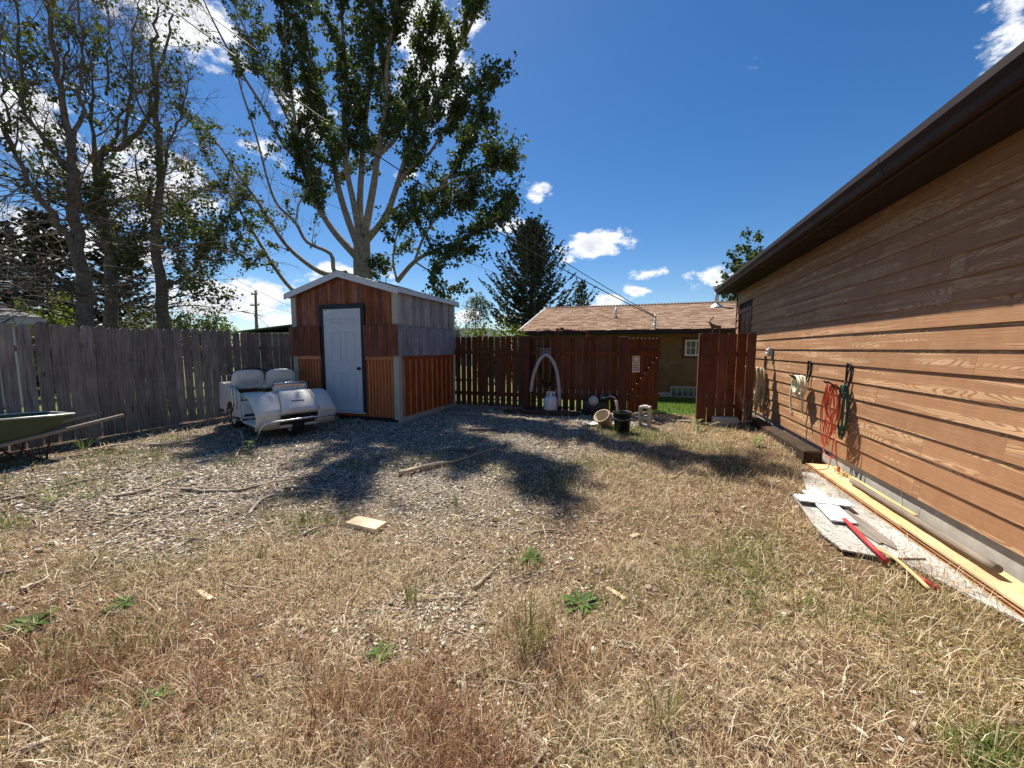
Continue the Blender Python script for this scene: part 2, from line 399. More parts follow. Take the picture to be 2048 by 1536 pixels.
M['copper'] = paint('rust_orange_metal', (0.58, 0.19, 0.070), 0.42, 0.0, 0.5, 5, 0.4, (0.34, 0.10, 0.04))
M['beige'] = paint('beige_trim', (0.52, 0.46, 0.35), 0.6, 0, 0.35, 4)
M['white_metal'] = paint('white_trim_metal', (0.72, 0.72, 0.72), 0.4, 0, 0.2, 4)
M['green_metal'] = paint('green_roof_metal', (0.07, 0.16, 0.11), 0.4, 0, 0.3, 4)
M['door_white'] = paint('white_door', (0.66, 0.67, 0.68), 0.45, 0, 0.12, 3)
M['black'] = paint('black_frame', (0.014, 0.013, 0.014), 0.5, 0, 0.2, 5)
M['black_plastic'] = paint('black_plastic', (0.016, 0.016, 0.016), 0.45, 0, 0.35, 5, 0.4, (0.06, 0.055, 0.045))
M['chrome'] = paint('chrome', (0.62, 0.64, 0.66), 0.22, 1.0, 0.35, 12, 0.5, (0.25, 0.22, 0.19))
M['fibreglass'] = paint('cream_fibreglass', (0.72, 0.70, 0.64), 0.45, 0, 0.42, 5, 0.35, (0.40, 0.33, 0.23), 0.03, 0.0)
M['vinyl'] = paint('cracked_vinyl', (0.80, 0.76, 0.65), 0.5, 0, 0.4, 9, 0.4, (0.32, 0.22, 0.11), 0.1)
M['rubber'] = paint('rubber', (0.012, 0.012, 0.012), 0.8, 0, 0.6, 10, 0.3, (0.07, 0.06, 0.05), 0.2)
M['rust'] = rough_mat('rust', (0.06, 0.022, 0.012), (0.20, 0.07, 0.03), 25, 0.85)
M['red_iron'] = rough_mat('red_iron', (0.13, 0.018, 0.012), (0.26, 0.05, 0.03), 25, 0.8)
M['green_tub'] = paint('green_tub', (0.055, 0.095, 0.045), 0.55, 0, 0.7, 6, 0.4, (0.10, 0.05, 0.025))
M['grey_wood_y'] = wood('grey_handle', (0.34, 0.29, 0.23), 'y', 0.1, 0.55, 1.3, 0.85, 0.4)
M['lumber'] = wood('new_lumber', (0.72, 0.50, 0.24), 'y', 0.10, 0.8, 1.12, 0.7, 0.35)
M['lumber_edge'] = wood('stained_lumber', (0.42, 0.20, 0.08), 'y', 0.2, 0.6, 1.3, 0.75, 0.2)
M['plywood'] = siding_mat('weathered_plywood', (0.33, 0.315, 0.29), (0.68, 0.67, 0.64), (0.24, 0.225, 0.20), True, 24.0)
M['pole_wood'] = wood('grey_pole', (0.24, 0.20, 0.165), 'y', 0.1, 0.6, 1.3, 0.9, 0.6)
M['tie'] = wood('creosote_tie', (0.055, 0.036, 0.024), 'y', 0.1, 0.45, 1.7, 0.9, 0.2)
M['block'] = rough_mat('cinder_block', (0.38, 0.36, 0.33), (0.55, 0.53, 0.49), 40, 0.95, 0.7, 0.006)
M['white_paint'] = paint('white_paint', (0.80, 0.80, 0.79), 0.5, 0, 0.1, 5)
M['red_stake'] = paint('red_stake', (0.50, 0.025, 0.03), 0.5, 0, 0.35, 6, 0.4, (0.30, 0.05, 0.05))
M['hose_tan'] = paint('tan_hose', (0.40, 0.33, 0.20), 0.5, 0, 0.35, 9)
M['hose_cream'] = paint('cream_hose', (0.72, 0.66, 0.46), 0.45, 0, 0.25, 9)
M['cord_orange'] = paint('orange_cord', (0.62, 0.11, 0.045), 0.5, 0, 0.2, 9)
M['cord_green'] = paint('green_cord', (0.035, 0.09, 0.065), 0.5, 0, 0.2, 9)
M['pink_tube'] = paint('pinkish_tube', (0.50, 0.40, 0.37), 0.6, 0, 0.3, 8)
M['propane'] = paint('propane_white', (0.70, 0.71, 0.72), 0.4, 0, 0.35, 7, 0.5, (0.4, 0.36, 0.3))
M['grey_plastic'] = paint('grey_plastic', (0.42, 0.42, 0.41), 0.5, 0, 0.2, 6)
M['cardboard'] = paint('cardboard', (0.55, 0.42, 0.27), 0.85, 0, 0.3, 6)
M['sign_white'] = paint('sign_plate', (0.66, 0.63, 0.60), 0.5, 0, 0.2, 9)
M['print'] = paint('print_black', (0.02, 0.02, 0.02), 0.6, 0, 0.0, 9)
M['statue'] = paint('bronze_statue', (0.16, 0.085, 0.035), 0.5, 0.3, 0.4, 30)
M['house_siding'] = wood('house_siding', (0.22, 0.13, 0.065), 'x', 0.08, 0.85, 1.12, 0.7, 0.0)
M['shingle'] = rough_mat('tan_shingle', (0.30, 0.20, 0.135), (0.40, 0.285, 0.20), 9, 0.95, 0.4, 0.004)
M['shingle_base'] = rough_mat('shingle_dark', (0.13, 0.085, 0.06), (0.18, 0.12, 0.085), 20)  # dark brown of the roof deck, ridge shingles and wall core
M['glass'] = paint('window_glass', (0.10, 0.13, 0.15), 0.06, 0, 0.1, 2, 0.8)
M['galv'] = paint('galvanised', (0.62, 0.63, 0.63), 0.4, 0.6, 0.25, 6)
M['grey_roof'] = rough_mat('grey_shingle', (0.13, 0.125, 0.125), (0.26, 0.25, 0.25), 14)
M['wire'] = paint('cable', (0.018, 0.018, 0.02), 0.6, 0, 0.0)
M['wire_light'] = paint('cable_pale', (0.75, 0.75, 0.75), 0.3, 0.7, 0.0)
M['pole'] = wood('utility_pole', (0.26, 0.18, 0.12), 'z', 0.1, 0.6, 1.3, 0.9, 0.2)
M['bark'] = rough_mat('poplar_bark', (0.17, 0.125, 0.085), (0.46, 0.385, 0.295), 11, 0.95, 0.9, 0.03)
M['bark_dark'] = rough_mat('elm_bark', (0.10, 0.076, 0.058), (0.28, 0.22, 0.175), 13, 0.95, 0.9, 0.03)
M['leaf'] = attr_mat('leaf', 0.62, 0.32, 0.25, tint=(1.15, 1.1, 0.35))
M['needle'] = attr_mat('needle', 0.75, 0.0, 0.2)
M['grass'] = attr_mat('grass', 0.75, 0.25, 0.25)
M['stone'] = attr_mat('stone', 0.9, 0.0, 0.15, nvar=60)
M['stick'] = wood('dry_stick', (0.46, 0.38, 0.29), 'x', 0.25, 0.5, 1.4, 0.9, 0.0)

# ================================================================== ground
def hz(x, y):
    x = np.asarray(x, float); y = np.asarray(y, float)
    z = (vnoise(x, y, 0.9, 3, 3) - 0.5) * 0.07 + (vnoise(x, y, 5.0, 9, 2) - 0.5) * 0.018
    z = z + 0.06 * sst(0.9, 1.9, x) * sst(5.2, 6.5, y) * sst(9.0, 8.0, y)
    z = z * (1 - sst(1.15, 1.5, x) * sst(5.9, 5.4, y))
    z = z * sst(11, 9, np.hypot(x * 0.7, y)) * sst(-8.6, -7.9, x)
    z = z - 0.30 * sst(9.4, 13.5, y)
    return z
def g_gravel(x, y):
    n = (vnoise(x, y, 0.8, 21, 3) - 0.5) * 2.0
    a = sst(0.0, -1.9, x - 0.22 * (y - 4.0) + n * 0.9) * sst(1.5, 3.1, y + n * 0.8) * sst(-7.6, -4.2, x + n * 0.9)
    b = sst(0.95, 0.35, np.hypot((x + 1.0) / 0.48, (y - 1.74) / 0.42) + n * 0.45)       # bare patch in the foreground
    c = sst(6.6, 7.4, y + n * 0.3) * sst(1.0, -0.4, x)
    e = 0.6 * sst(0.5, 0.12, np.abs(x + 1.05 - 0.33 * (y - 2.0)) + n * 0.12) * sst(1.15, 1.6, y) * sst(3.2, 2.4, y) * sst(.25, .55, vnoise(x, y, 4.0, 34, 2))
    d = sst(0.7, 0.3, np.hypot((x + 3.4) / 0.9, (y - 1.75) / 0.35) + n * 0.35)
    return np.clip(np.maximum.reduce([a, b * 0.8 * sst(.25, .6, vnoise(x, y, 5.0, 33, 2)), c, d * 0.7, e]), 0, 1)
def g_chips(x, y):
    n = (vnoise(x, y, 0.9, 41, 3) - 0.5) * 1.6
    return sst(-2.5, -3.6, x + n * .8) * sst(1.35, 2.0, y + n * .5)
def g_red(x, y): return sst(0.38, 0.66, vnoise(x, y, 1.7, 61, 4)) * sst(5.5, 3.5, y) * (0.35 + 0.65 * sst(1.0, -0.2, x)) * sst(2.3, 1.5, y - 0.25 * x)
def g_green(x, y): return sst(0.75, 0.35, np.hypot((x - 1.38) / 0.55, (y - 1.72) / 0.32) + (vnoise(x, y, 2.5, 71, 2) - 0.5) * 1.0)
xs = np.concatenate([[-900, -300, -120, -60, -35, -22, -15, -11], np.arange(-9.4, 3.2, 0.06), [3.6, 5, 8, 14, 30, 70, 200, 900]])
ys = np.concatenate([[-900, -200, -60, -20, -8, -3, -1], np.arange(0, 9.6, 0.06), np.arange(9.8, 16, 0.4), [18, 22, 30, 45, 80, 160, 400, 1200]])
GX, GY = np.meshgrid(xs, ys); nx, ny = len(xs), len(ys)
V = np.stack([GX.ravel(), GY.ravel(), hz(GX, GY).ravel()], 1)
ii = (np.arange(ny - 1)[:, None] * nx + np.arange(nx - 1)[None]).ravel()
Fq = np.stack([ii, ii + 1, ii + nx + 1, ii + nx], 1)
gx, gy = V[:, 0], V[:, 1]
gg = g_gravel(gx, gy)[:, None]; gc = g_chips(gx, gy)[:, None]; gn = g_green(gx, gy)[:, None]; grd = g_red(gx, gy)[:, None]
soil = np.array([0.155, 0.10, 0.058]); c = soil * np.ones((len(V), 1))
c = c * (1 - 0.35 * grd) + np.array([0.21, 0.11, 0.065]) * 0.35 * grd
c = c * (1 - gc * .8) + np.array([0.15, 0.11, 0.08]) * gc * .8
c = c * (1 - gg) + np.array([0.17, 0.145, 0.115]) * gg
c = c * (1 - gn * .7) + np.array([0.10, 0.11, 0.035]) * gn * .7
far = (sst(-8.4, -9.4, gx) + sst(9.2, 9.6, gy) * (gx > -9))[:, None].clip(0, 1)
c = c * (1 - far) + np.array([0.13, 0.15, 0.05]) * far
c *= (0.8 + 0.4 * vnoise(gx, gy, 3.0, 5, 3))[:, None]
M['ground'] = attr_mat('ground_soil', 0.95, 0.0, 0.1, nvar=38)
nt = M['ground'].node_tree; bs = nt.nodes['Principled BSDF']; tcn = nn(nt, 'ShaderNodeTexCoord'); bump(nt, noise(nt, tcn.outputs['Object'], 55, 6, 0.7), bs, 0.8, 0.02)
o = raw('ground', V, [Fq], M['ground'], None, c, True); tag(o, kind='structure')

# lawn behind the gate
lx = np.arange(-3.9, 3.01, 0.3); ly = np.arange(9.3, 15.0, 0.3); LX, LY = np.meshgrid(lx, ly)
LV = np.stack([LX.ravel(), LY.ravel(), hz(LX, LY).ravel() + 0.006], 1); ln_ = len(lx)
li = (np.arange(len(ly) - 1)[:, None] * ln_ + np.arange(ln_ - 1)[None]).ravel()
M['lawn'] = rough_mat('lawn_soil', (0.07, 0.11, 0.02), (0.12, 0.18, 0.035), 20)
tag(raw('lawn', LV, [np.stack([li, li + 1, li + ln_ + 1, li + ln_], 1)], M['lawn']), kind='structure')

# ================================================================== garage on the right
XW = 2.25; Y0, Y1 = -2.6, 10.9; EXP = 0.178; ZB = 0.2; ZS = 2.85
gar = thing('garage', 'long garage with brown wood-grain lap siding and dark overhanging gutter', 'garage', (XW + 2, 4, 0))
MB().box(XW + 0.016, XW + 0.25, Y0, Y1 - 0.02, -0.2, ZB - 0.012).build('foundation', M['concrete'], gar)
MB().box(XW + 0.022, XW + 0.2, Y0, Y1 - 0.03, ZB - 0.008, ZS).build('wall_core', M['brown_soffit'], gar)
MB().box(XW + 0.2, XW + 6.0, Y1 - 0.2, Y1 - 0.03, -0.2, 3.0).build('end_wall', M['siding'], gar)
DY0, DY1, DZ = 9.62, 10.56, 2.28
rr = random.Random(5)
joints = {1: [5.2, 2.35], 2: [6.7, 4.05], 3: [7.4, 3.3], 4: [7.05, 4.75, 1.6], 5: [6.1, 2.6], 6: [8.1, 3.6], 7: [5.3, 1.7], 8: [7.6, 3.1]}
row = 0; z = ZB
while z < ZS - 0.03:
    zt = min(z + EXP + 0.012, ZS)
    js = joints.get(row) or sorted([rr.uniform(6.4, 8.6), rr.uniform(2.4, 4.6)])
    cuts = sorted([Y0, Y1 - 0.012] + list(js) + [q - 3.66 for q in js[-1:] if q - 3.66 > Y0])
    segs = []
    for a, b in zip(cuts[:-1], cuts[1:]):
        if z < DZ + 0.09 and b > DY0 - 0.1:                     # leave the door opening
            if a < DY0 - 0.1: segs.append((a, DY0 - 0.1))
            if b > DY1 + 0.1: segs.append((max(a, DY1 + 0.1), b))
        else: segs.append((a, b))
    for a, b in segs:
        if b - a < 0.03: continue
        j = rr.uniform(-0.0012, 0.0012)
        MB().prism([(XW - 0.016 + j, z), (XW + 0.000 + j, zt), (XW + 0.008 + j, zt), (XW - 0.009 + j, z)], a + 0.0012, b - 0.0012, 'y').build('siding_plank', M['siding'], gar)
    z += EXP; row += 1
MB().box(XW - 0.024, XW + 0.03, Y1 - 0.01, Y1 + 0.03, ZB - 0.02, ZS).build('corner_trim', M['trim_red'], gar)
# door in its frame
dr = MB().box(XW + 0.004, XW + 0.02, DY0, DY1, 0.2, DZ).build('door', M['trim_red'], gar)
for (a, b, c_, d_) in ((DY0 + 0.12, DY0 + 0.44, 0.35, 1.0), (DY0 + 0.52, DY1 - 0.12, 0.35, 1.0), (DY0 + 0.12, DY0 + 0.44, 1.15, 2.1), (DY0 + 0.52, DY1 - 0.12, 1.15, 2.1)):
    MB().bbox(XW - 0.004, XW + 0.006, a, b, c_, d_, 0.004).build('door_panel', M['trim_red'], dr)
MB().lathe([(0, -0.05), (0.028, -0.05), (0.03, -0.03), (0.012, -0.02), (0.012, 0.0)], (XW, DY0 + 0.08, 1.05), 12, 'x').build('door_knob', M['chrome'], dr)
for (a, b, c_, d_) in ((DY0 - 0.1, DY0, 0.2, DZ + 0.09), (DY1, DY1 + 0.1, 0.2, DZ + 0.09), (DY0, DY1, DZ, DZ + 0.09)):
    MB().box(XW - 0.022, XW + 0.02, a, b, c_, d_).build('door_trim', M['trim_red'], gar)
# eave: soffit, fascia, gutter, roof
XO = 1.88
MB().box(XO, XW + 0.1, Y0, Y1 + 0.14, ZS - 0.022, ZS - 0.002).build('soffit', M['brown_soffit'], gar)
MB().box(XO - 0.028, XO - 0.002, Y0, Y1 + 0.16, ZS - 0.05, ZS + 0.13).build('fascia', M['brown_metal'], gar)
gp = [(XO - 0.03, ZS - 0.03), (XO - 0.03, ZS + 0.105), (XO - 0.034, ZS + 0.105), (XO - 0.038, ZS - 0.022), (XO - 0.085, ZS - 0.022), (XO - 0.096, ZS + 0.02), (XO - 0.118, ZS + 0.055), (XO - 0.125, ZS + 0.10),
      (XO - 0.110, ZS + 0.10), (XO - 0.110, ZS + 0.108), (XO - 0.131, ZS + 0.108), (XO - 0.131, ZS + 0.055), (XO - 0.105, ZS + 0.014), (XO - 0.09, ZS - 0.03)]
gut = MB().prism(gp, Y0, Y1 + 0.15, 'y').build('gutter', M['brown_metal'], gar)
MB().prism([gp[0], gp[1], gp[10], gp[11], gp[12], gp[13]], Y1 + 0.151, Y1 + 0.155, 'y').build('gutter_end_cap', M['brown_metal'], gut)
RS = 0.32
MB().prism([(XO - 0.075, ZS + 0.118), (XO + 4.2, ZS + 0.118 + 4.27 * RS), (XO + 4.2, ZS + 0.15 + 4.27 * RS), (XO - 0.075, ZS + 0.15)], Y0, Y1 + 0.2, 'y').build('roof', M['dark_roof'], gar)
MB().prism([(XO - 0.08, ZS + 0.108), (XO - 0.012, ZS + 0.108), (XO - 0.012, ZS + 0.114), (XO - 0.08, ZS + 0.114)], Y0, Y1 + 0.19, 'y').build('drip_edge', M['galv'], gar)
for yj in (0.9, 3.95, 7.0, 10.0):
    MB().prism([(p[0] - 0.0025 if p[0] < XO - 0.06 else p[0], p[1] - 0.0025 if p[1] < ZS - .02 else p[1]) for p in gp[9:14]] + [gp[4], gp[5], gp[6], gp[7]], yj, yj + 0.05, 'y').build('gutter_seam', M['brown_metal'], gut)

# ================================================================== shed
SX0, SX1, SY0, SY1 = -7.04, -4.44, 6.46, 8.86; SE, SA = 2.60, 2.95; SXC = (SX0 + SX1) / 2
shed = thing('garden_shed', 'small gabled shed with cedar front, orange metal skirt and white door', 'shed', (SXC, (SY0 + SY1) / 2, 0))
MB().box(SX0 + 0.03, SX1 - 0.03, SY0 + 0.03, SY1 - 0.03, 0.03, SE - 0.05).build('core', M['black'], shed)
MB().prism([(SX0 + 0.05, SE - 0.1), (SX1 - 0.05, SE - 0.1), (SXC, SA - 0.06)], SY0 + 0.03, SY1 - 0.03, 'y').build('gable_core', M['black'], shed)
def roofz(x): return SE + (SA - SE) * (1 - abs(x - SXC) / (SX1 - SXC))
DX0, DX1, DZ0, DZ1 = -6.27, -5.22, 0.16, 2.34
rs = random.Random(11)
# cedar boards on the front gable
x = SX0 + 0.12; edges = [x]
while x < SX1 - 0.13: x = min(x + rs.choice((0.085, 0.095, 0.12, 0.135)), SX1 - 0.12); edges.append(x)
for a, b in zip(edges[:-1], edges[1:]):
    if b - a < 0.02: continue
    mid = (a + b) / 2; zb = 1.86
    if DX0 - 0.02 < mid < DX1 + 0.02: zb = DZ1 + 0.005
    yo = rs.uniform(-.004, 0.009)
    a2, b2 = a + 0.002, b - 0.002
    MB().prism([(a2, zb), (b2, zb), (b2, roofz(b2) - 0.03), (a2, roofz(a2) - 0.03)], SY0 + 0.004 + yo, SY0 + 0.028, 'y').build('gable_board', M['cedar'], shed)
def picket_mesh(w, h, t, dog, name, mat):
    return MB().prism([(-w / 2, 0), (w / 2, 0), (w / 2, h - dog), (w / 2 - dog, h), (-w / 2 + dog, h), (-w / 2, h - dog)], -t / 2, t / 2, 'y').mesh(name, mat)
def picket_fix(me):
    bm = bmesh.new(); bm.from_mesh(me); bmesh.ops.recalc_face_normals(bm, faces=bm.faces); bm.to_mesh(me); bm.free(); return me
pm = [picket_fix(picket_mesh(wd, 0.615, 0.016, 0.034, 'picket', M['cedar_dark'])) for wd in (0.088, 0.106, 0.128)]
pw = (0.088, 0.106, 0.128)
for (a, b) in ((SX0 - 0.05, DX0 - 0.035), (DX1 + 0.035, SX1 + 0.05)):
    x = a
    while x < b - 0.05:
        k = rs.randrange(3)
        if x + pw[k] > b + 0.02: k = 0
        place(pm[k], 'picket', shed, (x + pw[k] / 2, SY0 - 0.055 + rs.uniform(-.003, .003), 1.31 + rs.uniform(-0.008, 0.008)), (rs.uniform(-.004, .004), rs.uniform(-.008, .008), 0))
        x += pw[k] + 0.007
# corrugated skirt on the front, left and right of the door and below it
def corr(x0, x1, z0, z1, y, pitch=0.078, amp=0.028):
    n = int((x1 - x0) / pitch * 8); P = [[], []]
    for i in range(n + 1):
        x_ = x0 + (x1 - x0) * i / n; s_ = math.sin(2 * math.pi * x_ / pitch); yy = y - amp * max(-1, min(.55, 2.6 * s_ - .3))
        P[0].append((x_, yy, z0)); P[1].append((x_, yy, z1))
    return MB().grid(P, False)
for (a, b, c_, d_) in ((SX0 + 0.11, DX0 - 0.03, 0.09, 1.27), (DX1 + 0.03, SX1 - 0.11, 0.09, 1.27), (DX0 - 0.028, DX1 + 0.028, 0.09, 0.15)):
    corr(a, b, c_, d_, SY0 - 0.008).build('corrugated_panel', M['copper'], shed, fix=False)
for (a, b) in ((SX0 + 0.11, DX0 - 0.03), (DX1 + 0.03, SX1 - 0.11)):
    MB().bbox(a, b, SY0 - 0.034, SY0 + 0.02, 1.235, 1.315, 0.003).build('trim_strip', M['batten'], shed)
# beige corner trim
for (a, b) in ((SX0 - 0.012, SX0 + 0.112), (SX1 - 0.112, SX1 + 0.012)):
    MB().box(a, b, SY0 - 0.016, SY0 + 0.03, 0.06, SE + 0.03).build('corner_trim', M['beige'], shed)
for (a, b) in ((SY0 + 0.031, SY0 + 0.10), (SY1 - 0.08, SY1 + 0.01)):
    MB().box(SX1 - 0.03, SX1 + 0.0125, a, b, 0.06, SE + 0.0).build('corner_trim', M['beige'], shed)
MB().box(SX0 - 0.02, SX0 + 0.03, SY0 + 0.031, SY1, 0.06, SE).build('left_side', M['cedar_dark'], shed)
MB().bbox(SX1 - 0.02, SX1 + 0.035, SY0 - 0.02, SY1 + 0.02, -0.02, 0.095, 0.004).build('skid', M['beige'], shed)
MB().bbox(SX0, SX1 - 0.03, SY0 + 0.01, SY0 + 0.06, -0.02, 0.088, 0.004).build('skid', M['black'], shed)
# right side: grey boards, grey pickets, board and batten below
y = SY0 + 0.10
while y < SY1 - 0.1:
    wd = min(rs.choice((0.09, 0.11, 0.14, 0.14)), SY1 - 0.08 - y)
    MB().box(SX1 - 0.028, SX1 + 0.001 + rs.uniform(0, .006), y + 0.0015, y + wd - 0.0015, 1.88, SE - 0.01 + rs.uniform(-.004, .004)).build('side_board', M['grey_boards'], shed)
    y += wd
gm = picket_fix(picket_mesh(0.138, 0.61, 0.017, 0.030, 'grey_picket', M['grey_pickets']))
y = SY0 - 0.045
while y < SY1 + 0.03:
    place(gm, 'grey_picket', shed, (SX1 + 0.040 + rs.uniform(-.003, .003), y + 0.069, 1.31 + rs.uniform(-.008, .008)), (0, rs.uniform(-.004, .004), math.pi / 2 + rs.uniform(-.01, .01)))
    y += 0.145
MB().box(SX1 - 0.029, SX1 - 0.004, SY0 + 0.10, SY1 - 0.08, 0.097, 1.32).build('batten_panel', M['batten_panel'], shed)
MB().bbox(SX1 - 0.02, SX1 + 0.012, SY0 + 0.10, SY1 - 0.08, 1.245, 1.312, 0.003).build('trim_strip', M['batten_panel'], shed)
y = SY0 + 0.16; nb = 0
while y < SY1 - 0.12:
    MB().bbox(SX1 - 0.01, SX1 + 0.016, y - 0.016, y + 0.016, 0.097, 1.245, 0.002).build('batten', M['batten'], shed); y += 0.2215
# door
fr = [(DX0 - 0.03, DX0 + 0.075, DZ0, DZ1), (DX1 - 0.06, DX1 + 0.03, DZ0, DZ1)]
for (a, b, c_, d_) in fr: MB().bbox(a, b, SY0 - 0.035, SY0 + 0.03, c_ - 0.0, d_ - 0.08, 0.004).build('door_frame', M['black'], shed)
MB().bbox(DX0 - 0.03, DX1 + 0.03, SY0 - 0.038, SY0 + 0.03, DZ1 - 0.078, DZ1 + 0.01, 0.004).build('door_frame', M['black'], shed)
MB().bbox(DX0 + 0.08, DX1 - 0.0, SY0 - 0.075, SY0 + 0.03, DZ0 - 0.012, DZ0 + 0.02, 0.004).build('door_sill', M['white_metal'], shed)
ddx0, ddx1, ddz0, ddz1 = DX0 + 0.10, DX1 - 0.064, DZ0 + 0.03, DZ1 - 0.083
door = MB().bbox(ddx0, ddx1, SY0 - 0.022, SY0 + 0.025, ddz0, ddz1, 0.003).build('door', M['door_white'], shed)
MB().box(DX0 + 0.076, ddx0 - 0.001, SY0 - 0.03, SY0 + 0.02, DZ0 + 0.02, DZ1 - 0.08).build('door_edge', M['white_metal'], shed)
DWd = ddx1 - ddx0; DH = ddz1 - ddz0
for (fx0, fx1) in ((0.16, 0.46), (0.56, 0.86)):
    for (fz0, fz1) in ((0.105, 0.385), (0.475, 0.79), (0.845, 0.925)):
        a, b, c_, d_ = ddx0 + DWd * fx0, ddx0 + DWd * fx1, ddz0 + DH * fz0, ddz0 + DH * fz1
        m_ = MB()
        t = 0.022
        m_.prism([(a, c_), (b, c_), (b - t, c_ + t), (a + t, c_ + t)], SY0 - 0.0285, SY0 - 0.021, 'y'); m_.prism([(a, d_), (b, d_), (b - t, d_ - t), (a + t, d_ - t)], SY0 - 0.0285, SY0 - 0.021, 'y')
        m_.prism([(a, c_), (a + t, c_ + t), (a + t, d_ - t), (a, d_)], SY0 - 0.0285, SY0 - 0.021, 'y'); m_.prism([(b, c_), (b - t, c_ + t), (b - t, d_ - t), (b, d_)], SY0 - 0.0285, SY0 - 0.021, 'y')
        m_.bbox(a + 0.035, b - 0.035, SY0 - 0.028, SY0 - 0.021, c_ + 0.04, d_ - 0.04, 0.009)
        m_.build('door_panel', M['door_white'], door)
MB().lathe([(0, -0.085), (0.026, -0.082), (0.032, -0.065), (0.026, -0.048), (0.012, -0.04), (0.012, -0.03), (0.03, -0.027), (0.03, -0.02)], (ddx1 - 0.055, SY0 - .002, 1.06), 14, 'y').build('door_knob', M['black'], door)
st = MB().prism([(ddx0 + 0.004, ddz1 - 0.004), (ddx0 + 0.19, ddz1 - 0.004), (ddx0 + 0.12, ddz1 - 0.075), (ddx0 + 0.03, ddz1 - 0.13), (ddx0 + 0.004, ddz1 - 0.16)], SY0 - 0.0255, SY0 - 0.0235, 'y').build('paper_label', M['white_paint'], door, label='torn white paper label with dark print')
MB().box(ddx0 + 0.012, ddx0 + 0.065, SY0 - 0.0265, SY0 - 0.0258, ddz1 - 0.03, ddz1 - 0.015).build('label_print', M['print'], door)
# roof: corrugated sheets, ridge cap, white rake trim and eave trim
ov = 0.10
for s_ in (-1, 1):
    P = []
    n = 48
    for j in range(2):
        row_ = []
        xx = SXC if j == 0 else SXC + s_ * (SX1 - SXC + 0.09)
        zz = SA + 0.03 if j == 0 else SE + 0.03 - 0.09 * (SA - SE) / (SX1 - SXC)
        for i in range(n * 4 + 1):
            yy = SY0 - ov + (SY1 - SY0 + 2 * ov) * i / (n * 4); row_.append((xx, yy, zz + 0.012 * max(-0.3, math.sin(2 * math.pi * i / 8))))
        P.append(row_)
    solidify(MB().grid(P, False).build('roof_sheet', M['green_metal'], shed, fix=False), 0.003)
    e = SXC + s_ * (SX1 - SXC + 0.075); ez = SE - 0.06 - 0.02
    x1, x2 = sorted((e, e + s_ * 0.012)); MB().box(x1, x2, SY0 - ov + 0.02, SY1 + ov - 0.02, ez, ez + 0.10).build('eave_trim', M['white_metal'], shed)
    for yy in (SY0 - ov - 0.012, SY1 + ov):
        MB().prism([(SXC, SA - 0.075), (e + s_ * 0.02, SE - 0.12), (e + s_ * 0.02, SE - 0.002), (SXC, SA + 0.045)], yy, yy + 0.012, 'y').build('rake_trim', M['white_metal'], shed)
    MB().prism([(SXC, SA + 0.05), (SXC + s_ * 0.12, SA + 0.018), (SXC + s_ * 0.12, SA + 0.024), (SXC, SA + 0.058)], SY0 - ov - 0.014, SY1 + ov, 'y').build('ridge_cap', M['green_metal'], shed)
    for k in (0.15, 0.55, 0.93):
        xx = SXC + s_ * k * (SX1 - SXC); MB().lathe([(0, -0.01), (0.008, -0.008), (0.008, 0)], (xx, SY0 - ov - 0.012, roofz(xx) - 0.015), 8, 'y').build('screw', M['black'], shed)

# ================================================================== fences
rf = random.Random(3)
lf = thing('picket_fence', 'tall weathered grey dog-eared board fence along the left side', 'fence', (-8.35, 4, 0))
lw = [picket_fix(picket_mesh(wd, hh, 0.018, 0.034, 'fence_board', M['fence_grey'])) for wd, hh in ((0.142, 1.79), (0.146, 1.80), (0.15, 1.785), (0.138, 1.805))]
y = 0.9
while y < 9.6:
    gap = rf.uniform(0.006, 0.020) if y > 3.6 else rf.uniform(0.014, 0.030)
    k = rf.randrange(4)
    place(lw[k], 'fence_board', lf, (-8.35 + rf.uniform(-.006, .006), y, 0.035 + rf.uniform(-0.02, 0.014)), (rf.uniform(-.012, .012), rf.uniform(-.008, .008), math.pi / 2 + rf.uniform(-.06, .06)))
    y += 0.147 + gap
for zz in (0.32, 1.42): MB().bbox(-8.405, -8.365, 0.8, 9.7, zz, zz + 0.09, 0.004).build('rail', M['fence_rail'], lf)
for yy in (1.3, 3.75, 6.2, 8.6): MB().bbox(-8.50, -8.408, yy, yy + 0.09, -0.1, 1.70, 0.006).build('post', M['fence_grey'], lf)

bf = thing('back_fence', 'red-brown stained board fence with posts and rails across the back', 'fence', (-2.4, 8.8, 0))
FY = 8.82
bw = [picket_fix(picket_mesh(wd, hh, 0.018, 0.022, 'fence_board', M['cedar_red'])) for wd, hh in ((0.122, 1.69), (0.127, 1.695), (0.124, 1.685))]
def boards(x0, x1, step, ztop):
    x = x0
    while x < x1 - 0.06:
        place(bw[rf.randrange(3)], 'fence_board', bf, (x + step / 2, FY + rf.uniform(-.003, .003), ztop - 1.69 + rf.uniform(-0.008, 0.008)), (0, rf.uniform(-.006, .006), rf.uniform(-.03, .03)))
        x += step
boards(-4.40, -2.56, 0.1495, 1.755); boards(-2.44, -0.43, 0.1525, 1.725)
for (a, b, zz) in ((-4.40, -2.585, 1.37), (-4.40, -2.585, 0.36), (-2.415, -0.435, 1.355), (-2.415, -0.435, 0.38)):
    MB().bbox(a, b, FY - 0.052, FY - 0.012, zz - 0.045, zz + 0.045, 0.003).build('rail', M['cedar_red_x'], bf)
for (xc, wd, zt) in ((-2.50, 0.15, 1.755), (-0.335, 0.18, 1.715)):
    MB().bbox(xc - wd / 2, xc + wd / 2, FY - 0.16, FY - 0.014, -0.1, zt, 0.006).build('post', M['cedar_red'], bf)

